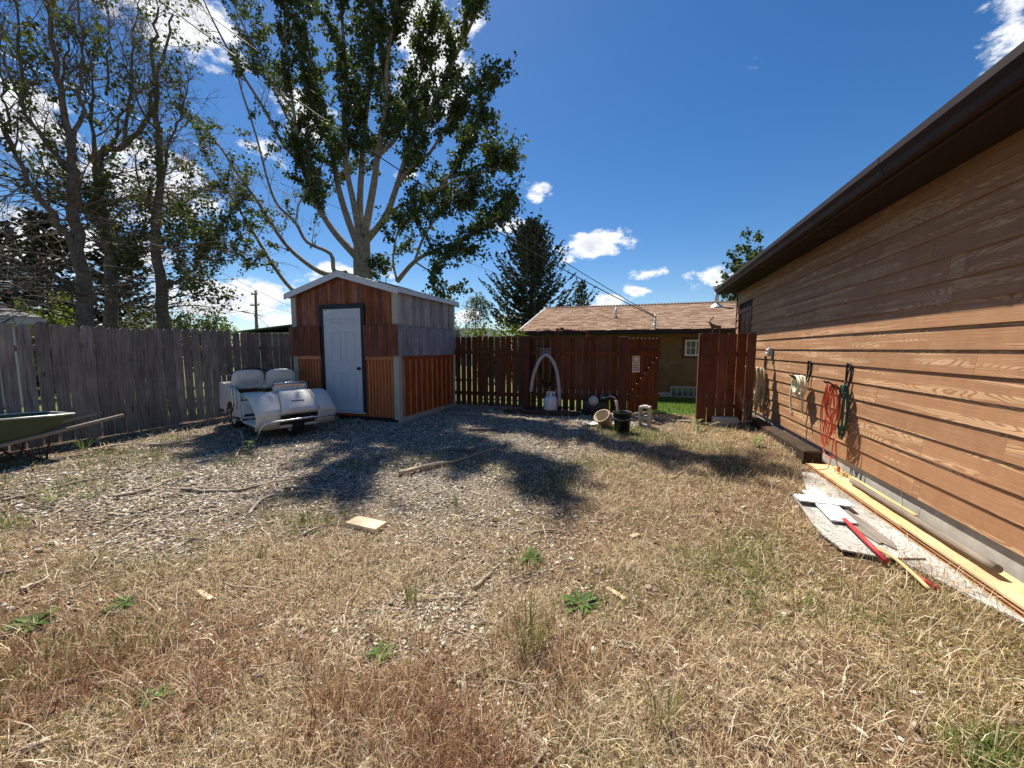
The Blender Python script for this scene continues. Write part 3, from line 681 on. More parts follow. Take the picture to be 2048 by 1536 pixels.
gate = thing('garden_gate', 'red-brown wooden gate with diagonal brace standing ajar', 'gate', (-0.225, FY - 0.02, 0.0), math.radians(50))
gpm = [picket_fix(picket_mesh(0.108, 1.66, 0.018, 0.02, 'gate_board', M['cedar_red'])) for _ in range(1)]
for i in range(8):
    place(gpm[0], 'gate_board', gate, (0.075 + i * 0.1295, 0.022 + rf.uniform(-.002, .002), 0.035 + rf.uniform(-.006, .006)), (0, rf.uniform(-.004, .004), rf.uniform(-.02, .02)))
for zz in (1.36, 0.36): MB().bbox(0.015, 1.045, -0.026, 0.012, zz - 0.05, zz + 0.05, 0.003).build('gate_rail', M['cedar_red_x'], gate)
L_ = math.hypot(0.98, 0.86); an = math.atan2(0.86, 0.98)
br = MB().bbox(-L_ / 2, L_ / 2, -0.024, 0.012, -0.045, 0.045, 0.003); br.xf(Matrix.Translation((0.53, 0, 0.86)) @ Matrix.Rotation(-an, 4, 'Y')); br.build('diagonal_brace', M['cedar_red_x'], gate)
MB().tube([(1.02, -0.028, 1.08), (1.03, -0.075, 1.06), (1.035, -0.08, 1.0), (1.03, -0.075, 0.94), (1.02, -0.028, 0.92)], 0.011, 8).build('gate_handle', M['black'], gate)
MB().bbox(1.0, 1.11, -0.034, -0.027, 0.985, 1.015, 0.002).build('latch', M['black'], gate)
for zz in (1.36, 0.36): MB().bbox(0.0, 0.28, -0.034, -0.027, zz - 0.018, zz + 0.018, 0.002).build('hinge', M['black'], gate)

fs_ = thing('side_fence', 'short red-brown fence section between the open gate and garage wall', 'fence', (1.5, 8.2, 0))
MB().bbox(1.07, 1.22, 8.16, 8.30, -0.1, 1.745, 0.006).build('post', M['cedar_red'], fs_)
sfm = picket_fix(picket_mesh(0.142, 1.70, 0.02, 0.026, 'fence_board', M['cedar_red']))
for i in range(6): place(sfm, 'fence_board', fs_, (1.165 + i * 0.154, 8.142 + rf.uniform(-.002, .002), 0.045 + rf.uniform(-.006, .006)), (0, rf.uniform(-.004, .004), rf.uniform(-.015, .015)))
for zz in (0.38, 1.36): MB().bbox(1.225, 2.02, 8.155, 8.195, zz - 0.045, zz + 0.045, 0.003).build('rail', M['cedar_red_x'], fs_)

# ================================================================== neighbour's house behind the fence
nh = thing('neighbour_house', 'low tan house with brown shingled roof behind the back fence', 'house', (1.5, 17, -0.3))
HX0, HX1 = -4.2, 7.5; HY = 15.0; EY, EZ = 14.45, 2.13; RY, RZ = 19.1, 3.47
MB().box(HX0, HX1, HY + 0.02, 23, -0.6, 2.2).build('wall_core', M['shingle_base'], nh)
z = -0.1; k = 0
while z < 2.1:
    MB().prism([(HY - 0.008, z), (HY + 0.006, z + 0.2), (HY + 0.019, z + 0.2), (HY + 0.019, z)], HX0, HX1, 'x').build('siding_plank', M['house_siding'], nh); z += 0.195
MB().box(HX0, HX1, HY + 0.0, HY + 0.02, -0.6, -0.1).build('foundation', M['concrete'], nh)
MB().prism([(HY, 2.15), (23, 2.15), (RY, RZ - 0.05)], HX0, HX0 + 0.2, 'x').build('gable_wall', M['house_siding'], nh)
def rp(u, v): return (u, EY + (RY - EY) * v, EZ + (RZ - EZ) * v)
MB().prism([(EY, EZ - 0.03), (RY, RZ - 0.03), (2 * RY - EY, EZ - 0.03), (2 * RY - EY, EZ), (RY, RZ), (EY, EZ)], HX0 - 0.3, HX1 + 0.3, 'x').build('roof_deck', M['shingle_base'], nh)
nrow = 30; sh = MB(); rsx = random.Random(9); nrm = Vector((0, -(RZ - EZ), RY - EY)).normalized()
for r_ in range(nrow):
    v0 = r_ / nrow; v1 = (r_ + 1.25) / nrow; x = HX0 - 0.28 - rsx.uniform(0, 0.3)
    while x < HX1 + 0.28:
        wd = rsx.choice((0.18, 0.24, 0.30, 0.36)); a, b = max(x, HX0 - 0.29), min(x + wd, HX1 + 0.29)
        if b - a > 0.03:
            t = rsx.choice((0.006, 0.010, 0.016)); vv0 = v0 - rsx.choice((0, 0.0, 0.008))
            q = [Vector(rp(a + .003, vv0)), Vector(rp(b - .003, vv0)), Vector(rp(b - .003, min(v1, 1))), Vector(rp(a + .003, min(v1, 1)))]
            sh.add([q[0] + nrm * 0.003, q[1] + nrm * 0.003, q[2] + nrm * 0.002, q[3] + nrm * 0.002, q[0] + nrm * t, q[1] + nrm * t, q[2] + nrm * .004, q[3] + nrm * .004],
                   [(4, 5, 6, 7), (0, 1, 5, 4), (1, 2, 6, 5), (3, 0, 4, 7)])
        x += wd
def shmat():
    m, nt, bs = newmat('house_shingles'); g = nn(nt, 'ShaderNodeNewGeometry'); t = nn(nt, 'ShaderNodeTexCoord')
    c = ramp(nt, g.outputs['Random Per Island'], [(0.0, (0.19, 0.115, 0.075)), (0.5, (0.27, 0.175, 0.12)), (1.0, (0.34, 0.235, 0.165))])
    c = mixc(nt, 0.5, c, ramp(nt, noise(nt, t.outputs['Object'], 60, 4, 0.7), [(0.3, (0.7, 0.7, 0.7)), (0.7, (1.2, 1.2, 1.2))]), 'MULTIPLY')
    nt.links.new(c, bs.inputs['Base Color']); bs.inputs['Roughness'].default_value = 0.95; bs.inputs['Specular IOR Level'].default_value = 0.1; return m
tag(sh.build('shingles', shmat(), nh), kind='stuff')
rc = MB(); x = HX0 - 0.3
while x < HX1 + 0.3:
    rc.prism([(RY - 0.13, RZ - 0.03), (RY, RZ + 0.035), (RY + 0.13, RZ - 0.03), (RY + 0.13, RZ + 0.0), (RY, RZ + 0.055), (RY - 0.13, RZ + 0.0)], x, x + 0.11, 'x'); x += 0.14
tag(rc.build('ridge_shingles', M['shingle_base'], nh), kind='stuff')
MB().prism([(EY - 0.13, EZ - 0.15), (EY - 0.02, EZ - 0.15), (EY - 0.02, EZ - 0.01), (EY - 0.13, EZ - 0.01)], HX0 - 0.28, HX1, 'x').build('gutter', M['brown_metal'], nh)
MB().box(HX0 - 0.28, HX1, EY - 0.02, HY, EZ - 0.14, EZ - 0.10).build('soffit', M['brown_soffit'], nh)
q0, q1 = rp(HX0 - 0.3, 0), rp(HX0 - 0.3, 1)
MB().prism([(EY - 0.02, EZ - 0.10), (RY, RZ - 0.10), (RY, RZ + 0.02), (EY - 0.02, EZ + 0.02)], HX0 - 0.34, HX0 - 0.302, 'x').build('rake_board', M['white_metal'], nh)
wn = MB().box(1.42, 2.3, HY - 0.03, HY + 0.018, 1.12, 1.86).build('window', M['trim_red'], nh)
MB().box(1.51, 2.2, HY - 0.036, HY - 0.031, 1.21, 1.77).build('window_frame', M['white_paint'], wn)
for (a, b, c_, d_) in ((1.56, 1.68, 1.26, 1.48), (1.70, 1.84, 1.26, 1.48), (1.56, 1.68, 1.50, 1.72), (1.70, 1.84, 1.50, 1.72), (1.88, 2.14, 1.26, 1.72)):
    MB().box(a, b, HY - 0.041, HY - 0.037, c_, d_).build('pane', M['glass'], wn)
bw_ = MB().box(1.08, 2.1, HY - 0.03, HY - 0.009, -0.27, 0.12).build('basement_window', M['grey_plastic'], nh)
for i in range(5): MB().box(1.13 + i * 0.185, 1.28 + i * 0.185, HY - 0.035, HY - 0.031, -0.22, 0.07).build('pane', M['glass'], bw_)
def on_roof(px, py):
    v = ray(px, py); n_ = nrm; p0 = Vector((0, EY, EZ)); t = (p0 - CAM).dot(n_) / v.dot(n_); return CAM + v * t
b = on_roof(1232, 636); MB().tube([b, b + Vector((0, 0, 0.42))], 0.038, 10).build('vent_pipe', M['galv'], nh)
MB().lathe([(0.1, 0.0), (0.075, 0.03), (0.045, 0.05)], b, 12).build('vent_flashing', M['dark_roof'], nh)
b = on_roof(1433, 613); fl = MB().tube([b - Vector((0, 0, .05)), b + Vector((0, 0, 0.75))], 0.085, 12).build('flue_pipe', M['galv'], nh)
MB().lathe([(0.26, -0.03), (0.2, 0.03), (0.12, 0.09), (0.1, 0.13)], b, 14).build('flue_flashing', M['galv'], nh)
MB().lathe([(0.0, 0.92), (0.15, 0.85), (0.15, 0.80), (0.1, 0.79), (0.1, 0.72)], b, 14).build('flue_cap', M['galv'], nh)
MASTB = on_roof(1310, 657); MASTT = MASTB + Vector((0, 0, 0.38))
MB().tube([MASTB, MASTT], 0.03, 10).build('service_mast', M['galv'], nh)
MB().lathe([(0.0, 0.09), (0.04, 0.08), (0.05, 0.02), (0.02, 0.0)], MASTT, 10).build('weatherhead', M['galv'], nh)
for s_ in (-1, 1): MB().tube([MASTB + Vector((s_ * 0.16, -0.05, -0.02)), MASTB + Vector((0, 0, 0.22))], 0.01, 6).build('mast_stay', M['galv'], nh)

# grey-roofed house over the fence at far left, and the green roof beyond
gh = thing('grey_roof_house', 'pale cottage with patchy grey shingle hip roof at far left', 'house', (-18, 4.2, 0))
cx = atx(85, 637, -14.5)
ez = cx.z; yR = cx.y
MB().box(-21, -14.8, -2, yR - 0.35, -0.2, ez - 0.12).build('wall', M['white_paint'], gh)
ap = (-17.6, yR - 3.1, ez + 1.7)
rfm = MB(); c4 = [(-14.5, -3, ez), (-14.5, yR, ez), (-21.3, yR, ez), (-21.3, -3, ez)]; rg = (-17.9, yR - 3.4, ez + 1.95); rg2 = (-17.9, -3, ez + 1.95)
rfm.add(c4 + [rg, rg2], [(0, 1, 4, 5), (1, 2, 4), (2, 3, 5, 4), (3, 2, 1, 0)]); rfm.build('roof', M['grey_roof'], gh)
n_c = 14
for i in range(n_c):
    f0, f1 = i / n_c, (i + 1.1) / n_c
    def L2(p, q, t): return tuple(p[k] + (q[k] - p[k]) * t for k in range(3))
    MB().add([L2(c4[0], rg2, f0), L2(c4[1], rg, f0), L2(c4[1], rg, f1), L2(c4[0], rg2, f1)] + [tuple(np.add(L2(a_, b_, f), (0.012, 0, h_))) for a_, b_, f, h_ in ((c4[0], rg2, f0, .03), (c4[1], rg, f0, .03), (c4[1], rg, f1, .008), (c4[0], rg2, f1, .008))],
             [(4, 5, 6, 7), (0, 1, 5, 4), (1, 2, 6, 5)]).build('shingle_course', M['grey_roof'], gh)
MB().box(-14.56, -14.46, -3, yR + 0.04, ez - 0.16, ez + 0.0).build('eave_board', M['white_metal'], gh)
MB().box(-21, -14.565, yR - 0.04, yR + 0.04, ez - 0.16, ez + 0.0).build('eave_board', M['white_metal'], gh)
gb = thing('green_roof_building', 'low green-roofed building beyond the left fence', 'building', (-24, 20, 0))
a = aty(480, 664, 17.0); b = aty(610, 648, 17.0)
MB().box(a.x - 0.2, b.x + 6, 17.2, 22, -0.2, a.z - 0.05).build('wall', M['beige'], gb)
sl = (b.z - a.z) / (b.x - a.x)
MB().prism([(a.x - 0.5, a.z - 0.5 * sl), (b.x + 5, a.z + (b.x + 5 - a.x) * sl), (b.x + 5, a.z + (b.x + 5 - a.x) * sl + 0.05), (a.x - 0.5, a.z - 0.5 * sl + 0.05)], 16.8, 22.4, 'y').build('roof', M['green_metal'], gb)
wbld = thing('white_building', 'distant low white building between the shed and birch', 'building', (-20, 40, 0))
a = aty(905, 668, 40); b = aty(950, 660, 40)
MB().box(a.x - 4, b.x + 1.0, 40, 48, -0.3, b.z).build('wall', M['white_paint'], wbld)
MB().box(a.x - 4.3, b.x + 1.3, 39.7, 48.3, b.z + 0.002, b.z + 0.2).build('roof', M['white_metal'], wbld)

# ================================================================== trees
def crom(pts, n=4):
    P = [Vector(p) for p in pts]; P = [P[0] * 2 - P[1]] + P + [P[-1] * 2 - P[-2]]; out = []
    for i in range(1, len(P) - 2):
        p0, p1, p2, p3 = P[i - 1:i + 3]
        for k in range(n):
            t = k / n; out.append(0.5 * ((2 * p1) + (p2 - p0) * t + (2 * p0 - 5 * p1 + 4 * p2 - p3) * t * t + (3 * p1 - p0 - 3 * p2 + p3) * t ** 3))
    out.append(P[-2].copy()); return out
class Tree:
    def __init__(s, seed): s.w = MB(); s.L = []; s.r = random.Random(seed)
    def rv(s): return Vector((s.r.gauss(0, 1), s.r.gauss(0, 1), s.r.gauss(0, 1)))
    def limb(s, pts, r0, r1, sides=7): s.w.tube(pts, [r0 + (r1 - r0) * (i / (len(pts) - 1)) ** 0.7 for i in range(len(pts))], sides, cap=False)
    def shoot(s, p, d, L, r, lift=0.25, n=4, wob=0.12, sides=4):
        pts = [p.copy()]; d = d.normalized(); q = p.copy()
        for i in range(n):
            d = (d + Vector((0, 0, lift / n)) + s.rv() * wob).normalized(); q = q + d * (L / n); pts.append(q.copy())
        s.w.tube(pts, [r * (1 - 0.8 * i / n) for i in range(n + 1)], sides, cap=False); return pts
    def side(s, path, i, spread):
        t = (path[min(i + 1, len(path) - 1)] - path[max(i - 1, 0)]).normalized(); a = s.rv(); a = (a - t * a.dot(t)).normalized()
        return (t * math.cos(spread) + a * math.sin(spread)).normalized()
    def leaves(s, pts, n, rad, size):
        for _ in range(n):
            i = s.r.randrange(len(pts) - 1); t = s.r.random(); p = pts[i].lerp(pts[i + 1], t) + s.rv() * rad * 0.5
            s.L.append((p.x, p.y, p.z, size * s.r.uniform(0.65, 1.3)))
    def dress(s, path, r0, start=0.2, step=0.45, blen=(1.0, 2.0), leaf=1.0, twig=(0.35, 0.8), ntw=5, lsize=0.085, nleaf=22, lift=0.5, spread=(0.5, 1.0), end_leaf=True, taper=0.5):
        n = len(path); tot = sum((path[i + 1] - path[i]).length for i in range(n - 1)); m = max(2, int(tot * (1 - start) / step))
        for k in range(m):
            f = start + (1 - start) * (k + s.r.random()) / m; i = min(int(f * (n - 1)), n - 2); p = path[i].lerp(path[i + 1], f * (n - 1) - i)
            L = s.r.uniform(*blen) * (1 - taper * f); b = s.shoot(p, s.side(path, i, s.r.uniform(*spread)), L, max(0.009, r0 * 0.25 * (1 - 0.6 * f)), lift, 5)
            lf = leaf if not callable(leaf) else leaf(p)
            for _ in range(ntw):
                j = s.r.randrange(1, len(b)); t = s.shoot(b[j], s.side(b, j, s.r.uniform(0.4, 1.1)), s.r.uniform(*twig), 0.007, 0.2, 3, 0.18, 3)
                if s.r.random() < min(1, lf): s.leaves(t, int(nleaf * s.r.uniform(.5, 1.3)), 0.11, lsize)
                else:
                    for _q in (1, 2, 2, 3): s.shoot(t[_q], s.side(t, min(_q, 2), 0.7), s.r.uniform(0.15, 0.4), 0.0045, 0.2, 2, 0.15, 3)
            if s.r.random() < lf: s.leaves(b, int(nleaf * 1.2), 0.12, lsize)
    def build(s, name, label, cat, base, bark, cols, leafmat, group=None):
        o = thing(name, label, cat, base, None, group)
        s.w.build('trunk', bark, o, fix=False)
        if s.L: leafmesh('crown', np.array(s.L), leafmat, o, cols, s.r.randrange(9999))
        return o
def leafmesh(name, A, mat, parent, cols, seed, aspect=0.85, droop=0.0):
    """each leaf a folded rhombus: 4 corners, two triangles"""
    g = np.random.default_rng(seed); n = len(A)
    d = g.normal(size=(n, 3)); d[:, 2] -= 0.5 + droop; d /= np.linalg.norm(d, axis=1)[:, None]
    u = g.normal(size=(n, 3)); s_ = np.cross(d, u); s_ /= np.linalg.norm(s_, axis=1)[:, None]; nrm_ = np.cross(d, s_)
    L = A[:, 3:4]; p = A[:, :3]
    V = np.stack([p, p + d * L * 0.5 + s_ * L * 0.5 * aspect + nrm_ * L * 0.12, p + d * L, p + d * L * 0.5 - s_ * L * 0.5 * aspect + nrm_ * L * 0.12], 1).reshape(-1, 3)
    i = np.arange(n) * 4; F = np.concatenate([np.stack([i, i + 1, i + 2], 1), np.stack([i, i + 2, i + 3], 1)])
    k = g.random(n)[:, None]; cc_ = np.array(cols[0]) * (1 - k) + np.array(cols[1]) * k; cc_ = cc_ * g.uniform(0.75, 1.25, (n, 1))
    return raw(name, V, [F], mat, parent, np.repeat(cc_, 4, 0))

GREEN = ((0.045, 0.078, 0.030), (0.110, 0.152, 0.056)); GREEN2 = ((0.065, 0.100, 0.030), (0.140, 0.175, 0.055))
def trace(z, pts, Y, dys):
    """survey points of a limb: z = (x0, y0, scale) of the sheet they were read from, with each point's distance beyond Y"""
    n = len(pts); return [aty(z[0] + p[0] * z[2], z[1] + p[1] * z[2], Y + dys[0] + (dys[1] - dys[0]) * i / (n - 1)) for i, p in enumerate(pts)]
# --- the big poplar behind the shed
T = Tree(101); Z2 = (380, 0, 0.3906); Y = 11.8
tr0 = aty(728, 600, Y); base = Vector((tr0.x - 0.05, Y, 0.0))
trunk = [base, Vector((tr0.x, Y, 1.2)), aty(726, 560, Y), aty(724, 510, Y), aty(724, 478, Y)]
T.limb(crom(trunk, 4), 0.40, 0.27, 12)
limbs = [  # points, depth from..to, radius, leafiness
    ([(850,1310),(740,1190),(650,1050),(610,950),(570,820),(530,560),(490,200),(480,-60)], (0, -0.6), 0.15, 0.8),
    ([(865,1270),(800,1100),(760,960),(730,800),(690,560),(640,430),(600,200),(560,-80)], (0, 0.9), 0.14, 0.9),
    ([(875,1240),(840,1050),(800,850),(790,600),(800,380),(780,120),(770,-80)], (0, -1.1), 0.13, 0.95),
    ([(880,1220),(870,1050),(880,850),(900,600),(930,350),(940,100),(950,-100)], (0, 1.4), 0.14, 1.0),
    ([(895,1200),(940,950),(960,800),(1000,560),(1010,300),(1060,60),(1090,-100)], (0, -0.4), 0.14, 1.0),
    ([(905,1230),(1000,1110),(1060,950),(1130,740),(1240,540),(1330,350),(1450,100),(1480,-20)], (0, 0.5), 0.13, 1.0),
    ([(1060,950),(1130,860),(1230,780),(1330,620),(1430,540),(1530,560)], (0.2, -1.2), 0.07, 1.0),
    ([(1000,1110),(1100,1040),(1230,1000),(1330,900),(1400,790),(1490,740)], (0.1, 1.4), 0.07, 1.0),
    ([(960,800),(1060,700),(1100,560),(1180,400),(1210,220),(1260,60)], (-0.2, 1.6), 0.08, 1.0),
    ([(1230,1000),(1350,930),(1450,900),(1560,860),(1600,830)], (0.8, 0.0), 0.05, 1.0),
    ([(1060,1440),(1150,1340),(1260,1280),(1430,1210),(1530,1130),(1610,1090)], (-0.2, -0.6), 0.09, 1.0),
    ([(1150,1340),(1190,1230),(1250,1130),(1330,1050),(1420,1000)], (-0.2, 0.6), 0.05, 1.0),
    ([(1060,1440),(1040,1330),(1060,1200),(1110,1080)], (-0.2, -0.8), 0.04, 0.9),
    ([(1150,1340),(1240,1390),(1300,1360)], (-0.3, -0.9), 0.03, 1.0),
    ([(640,1000),(590,870),(480,740),(380,560),(250,350),(130,130),(60,-20)], (-0.2, -1.4), 0.09, 0.12),
    ([(530,560),(420,420),(330,250),(240,60),(200,-40)], (-0.3, 0.6), 0.06, 0.35),
    ([(600,900),(540,700),(440,480),(360,260),(300,60)], (-0.2, 1.2), 0.06, 0.55),
    ([(800,1400),(700,1405),(600,1350),(480,1240),(360,1050),(250,900),(130,720),(0,600),(-70,500)], (0.2, -0.8), 0.12, 0.30),
    ([(640,1560),(520,1480),(420,1350),(330,1200),(250,1070),(180,960),(80,800),(20,640)], (0.6, -0.6), 0.10, 0.25),
    ([(820,1420),(740,1390),(720,1300),(600,1240),(540,1140),(450,1050),(400,930),(340,700),(260,450),(240,330)], (0.2, -1.4), 0.09, 0.25),
    ([(540,1140),(560,1040),(610,960)], (-0.2, -1.0), 0.03, 0.1)]
for k_, (pts, dys, r0, lf_) in enumerate(limbs):
    if 1 <= k_ < 6:                 # the leaders run on well above the picture
        (xa, ya), (xb, yb) = pts[-2], pts[-1]; dx_ = (xb - xa) / max(1, ya - yb); pts = pts + [(xb + dx_ * 120, yb - 150), (xb + dx_ * 200, yb - 330)]
    path = crom(trace(Z2, pts, Y, dys), 4)
    T.limb(path, r0, 0.02, 8)
    low = pts[0][1] > 1380
    T.dress(path, r0, 0.22 if not low else 0.3, 0.26 if lf_ > .6 else 0.45, (0.7, 1.7), lf_, (0.3, 0.75), 9 if lf_ > .6 else 6, 0.098, 36, 0.7)
# suckers at the foot, seen past the shed's gable
for px in (745, 760, 772):
    b = aty(px, 560, Y - 0.3); pth = crom([b - Vector((0, 0, 1.5)), b, b + Vector((0.05, 0, 0.7))], 3); T.limb(pth, 0.03, 0.008, 4); T.dress(pth, 0.03, 0.5, 0.2, (0.2, 0.4), 1.0, (0.15, 0.3), 4, 0.09, 10)
T.build('poplar_tree', 'big leafy poplar with spreading pale limbs right behind the shed', 'tree', base, M['bark'], GREEN, M['leaf'])

# --- three half-bare trees over the left fence
Z1 = (0, 0, 0.4426)
def left_tree(seed, X, trunk_pts, limbs, name, label, r0, cols=GREEN2, lo=-0.5, brush=0):
    T = Tree(seed)
    def tz(pts, d): n = len(pts); return [atx(p[0] * Z1[2], p[1] * Z1[2], X + d[0] + (d[1] - d[0]) * i / (n - 1)) for i, p in enumerate(pts)]
    tp = tz(trunk_pts, (0, 0)); b = tp[0].copy(); b.z = 0.0
    path = crom([b] + tp, 4); T.limb([p + T.rv() * .035 for p in path], r0 * .82, 0.025, 10)
    T.dress(path, r0 * 0.4, 0.45, 0.35, (0.8, 2.0), 0.3, (0.35, 0.8), 5, 0.10, 13, 0.6)
    for (pts, d, r, lf_) in limbs:
        p = [q + T.rv() * .03 for q in crom(tz(pts, d), 4)]; T.limb(p, r * .7, 0.010, 7); T.dress(p, r, 0.15, 0.22, (0.6, 1.9), (lambda q, l=lf_: l * (1.6 if q.z < 5.2 else .6 if q.z < 7.0 else .2)), (0.3, 0.9), 7, 0.095, 22, 0.7)
    for k in range(brush):            # dead drooping brush low on the trunk
        f = T.r.uniform(0.12, 0.5); i = int(f * (len(path) - 1)); p = path[i]
        a = T.r.uniform(0, 6.28); d = Vector((math.cos(a), math.sin(a), T.r.uniform(0.0, 0.7))); L = T.r.uniform(1.2, 3.2)
        s_ = T.shoot(p, d, L, 0.02, -0.5, 6, 0.14, 4)
        for _ in range(8):
            j = T.r.randrange(1, len(s_)); q = T.shoot(s_[j], T.side(s_, j, T.r.uniform(.3, .8)), T.r.uniform(0.4, 1.3), 0.009, -0.25, 4, 0.15, 3)
            for _k in range(2): T.shoot(q[2], T.side(q, 2, 0.6), T.r.uniform(.2, .5), 0.004, -0.2, 2, 0.15, 3)
    return T.build(name, label, 'tree', b, M['bark_dark'], cols, M['leaf'])
left_tree(201, -13.0, [(392,1450),(372,1250),(345,1000),(330,850),(330,700),(300,550),(255,350),(200,0),(180,-120)],
    [([(330,1100),(200,930),(120,780),(50,650),(0,580),(-60,480)], (0, .8), 0.12, 0.25), ([(330,800),(240,690),(160,580),(90,470),(40,350),(0,200),(-30,60)], (0, -.8), 0.09, 0.35),
     ([(330,700),(370,500),(365,350),(380,200),(350,0),(345,-100)], (0, .6), 0.08, 0.55), ([(300,560),(280,330),(300,230),(330,0)], (0, -.7), 0.06, 0.4),
     ([(90,470),(95,250),(80,0),(75,-80)], (-.5, -.2), 0.06, 0.3), ([(335,900),(250,870),(200,760),(215,640)], (0, -1.2), 0.06, 0.5), ([(50,650),(20,500),(10,350),(0,100)], (.5, .9), 0.05, 0.15), ([(340,950),(470,980),(560,870)], (0, -1.0), 0.05, 0.7)],
    'poplar_tree', 'tall half-bare tree over the left fence with drooping dead twigs', 0.24, brush=60)
left_tree(202, -14.2, [(512,1450),(498,1200),(465,1000),(440,800),(470,705),(560,650),(650,570),(690,430),(740,250),(790,60)],
    [([(440,780),(420,600),(410,420),(430,250)], (0, .8), 0.10, 0.6), ([(560,650),(590,480),(600,250),(620,60),(625,-80)], (0, -.7), 0.08, 0.2), ([(480,700),(540,560),(580,460),(690,330)], (0, .9), 0.06, 0.25),
     ([(460,900),(560,930),(640,960)], (0, -.9), 0.06, 0.8), ([(500,1200),(560,1110),(640,1060),(700,1010),(790,970)], (0, -1.0), 0.07, 0.8), ([(470,420),(490,200),(480,0)], (.4, .4), 0.05, 0.35), ([(470,1000),(390,960),(370,850)], (0, .8), 0.05, 0.6)],
    'poplar_tree', 'half-bare tree with kinked trunk, middle of three over left fence', 0.22, brush=30)
left_tree(203, -13.4, [(742,1450),(722,1250),(700,1000),(722,800),(715,600),(700,400),(690,200),(700,30)],
    [([(740,1300),(790,1280),(880,1220),(920,1140),(960,1080),(1040,960),(1100,890)], (0, -.9), 0.13, 0.75), ([(710,950),(745,740),(790,590),(830,470),(850,330)], (0, .7), 0.08, 0.4),
     ([(720,930),(860,900),(950,830),(1030,800)], (0, -.6), 0.06, 0.45), ([(880,1220),(980,1190),(1080,1170),(1130,1190)], (-.4, -1.0), 0.04, 1.0), ([(960,1080),(1010,1040),(1090,1030)], (-.6, -.2), 0.04, 1.0),
     ([(705,1000),(620,800),(620,680)], (0, .8), 0.06, 0.4), ([(722,800),(800,760),(870,720)], (0, -1.2), 0.05, 0.3), ([(715,600),(640,500),(590,350),(540,180)], (0, .9), 0.05, 0.15), ([(715,1150),(800,1090),(870,1040)], (0, .9), 0.05, 1.0), ([(725,1250),(640,1200),(600,1120)], (0, -.9), 0.05, 0.9), ([(735,1350),(820,1330),(900,1330)], (0, .9), 0.05, 1.0)],
    'poplar_tree', 'leafier tree with low side limb, rightmost of three over left fence', 0.24, brush=10)

# --- conifers
def spruce(name, label, base, H, R, seed, cols, dens=1.0, low=0.05, tipup=0.25, cones=0):
    r = random.Random(seed); g = np.random.default_rng(seed); T = Tree(seed)
    T.limb([base, base + Vector((0, 0, H * 0.5)), base + Vector((0.05, 0, H))], 0.03 * H, 0.01, 8)
    A = []; z = low * H
    while z < H * 0.985:
        f = z / H; nb = int(r.uniform(6, 9) * dens)
        for k in range(nb):
            a = r.uniform(0, 6.283); L = R * (1 - f) ** 0.85 * r.uniform(0.5, 1.25) + 0.15
            if f > .75: L *= r.uniform(.8, 1.5)
            d = Vector((math.cos(a), math.sin(a), -0.22 + 0.75 * f)); p = base + Vector((0, 0, z)); pts = [p]
            for i in range(6): d = (d + Vector((0, 0, tipup / 3)) + T.rv() * 0.05).normalized(); pts.append(pts[-1] + d * L / 6)
            T.w.tube(pts, [0.022 * (1 - i / 7) for i in range(7)], 3, cap=False)
            m = max(6, int(L * 13))
            for q in range(m):
                t = r.uniform(0.12, 1.0) * 6; i = min(int(t), 5); c = pts[i].lerp(pts[i + 1], t - i); tl = (pts[i + 1] - pts[i]).normalized(); sd_ = tl.cross(Vector((0, 0, 1))); 
                e = (tl * 0.75 + sd_ * r.choice((-1, 1)) * r.uniform(0.3, 1.0) + Vector((0, 0, r.uniform(-0.55, 0.15)))).normalized(); ll = r.uniform(0.14, 0.34) * (0.6 + 0.5 * (1 - t / 6))
                for _ in range(3):
                    c0 = c + e * r.uniform(0, ll * 0.5); A.append((*c0, *(e + T.rv() * 0.22), ll * r.uniform(.5, .9)))
        z += r.uniform(0.16, 0.30) * (1.15 - 0.5 * f)
    A = np.array(A); n = len(A); d = A[:, 3:6] / np.linalg.norm(A[:, 3:6], axis=1)[:, None]; u = g.normal(size=(n, 3)); s_ = np.cross(d, u); s_ /= np.linalg.norm(s_, axis=1)[:, None]
    p = A[:, :3]; L = A[:, 6:7]; wd = 0.034 + 0.13 * L
    V = np.stack([p, p + d * L * .4 + s_ * wd, p + d * L, p + d * L * .4 - s_ * wd], 1).reshape(-1, 3); i = np.arange(n) * 4
    k = g.random(n)[:, None]; cc_ = np.array(cols[0]) * (1 - k) + np.array(cols[1]) * k
    o = thing(name, label, 'tree', base); T.w.build('trunk', M['bark_dark'], o, fix=False)
    raw('crown', V, [np.stack([i, i + 1, i + 2, i + 3], 1)], M['needle'], o, np.repeat(cc_, 4, 0))
    if cones:
        cm = MB()
        for _ in range(cones):
            a = r.uniform(0, 6.283); f = r.uniform(0.74, 0.97); rr_ = R * (1 - f) * r.uniform(0.5, 1.5) + .1; c = base + Vector((math.cos(a) * rr_, math.sin(a) * rr_, H * f + r.uniform(0, .3)))
            cm.lathe([(0.0, 0.0), (0.045, -0.04), (0.05, -0.12), (0.0, -0.2)], c, 6)
        tag(cm.build('cones', M['rust'], o), kind='stuff')
    return o
BLUE = ((0.038, 0.062, 0.040), (0.10, 0.14, 0.085)); DARK = ((0.022, 0.034, 0.016), (0.06, 0.075, 0.03))
p = aty(1062, 640, 24); spruce('spruce_tree', 'wide blue-green spruce with cone-laden top behind the house', Vector((p.x, 24, 0)), 9.4, 5.3, 31, BLUE, 1.7, 0.2, 0.55, 150)
p = aty(1163, 600, 30); spruce('spruce_tree', 'small spruce tip showing above the house ridge', Vector((p.x, 30, 0)), 6.55, 1.5, 32, ((0.05, 0.075, 0.04), (0.10, 0.13, 0.06)), .9, .3, .4)
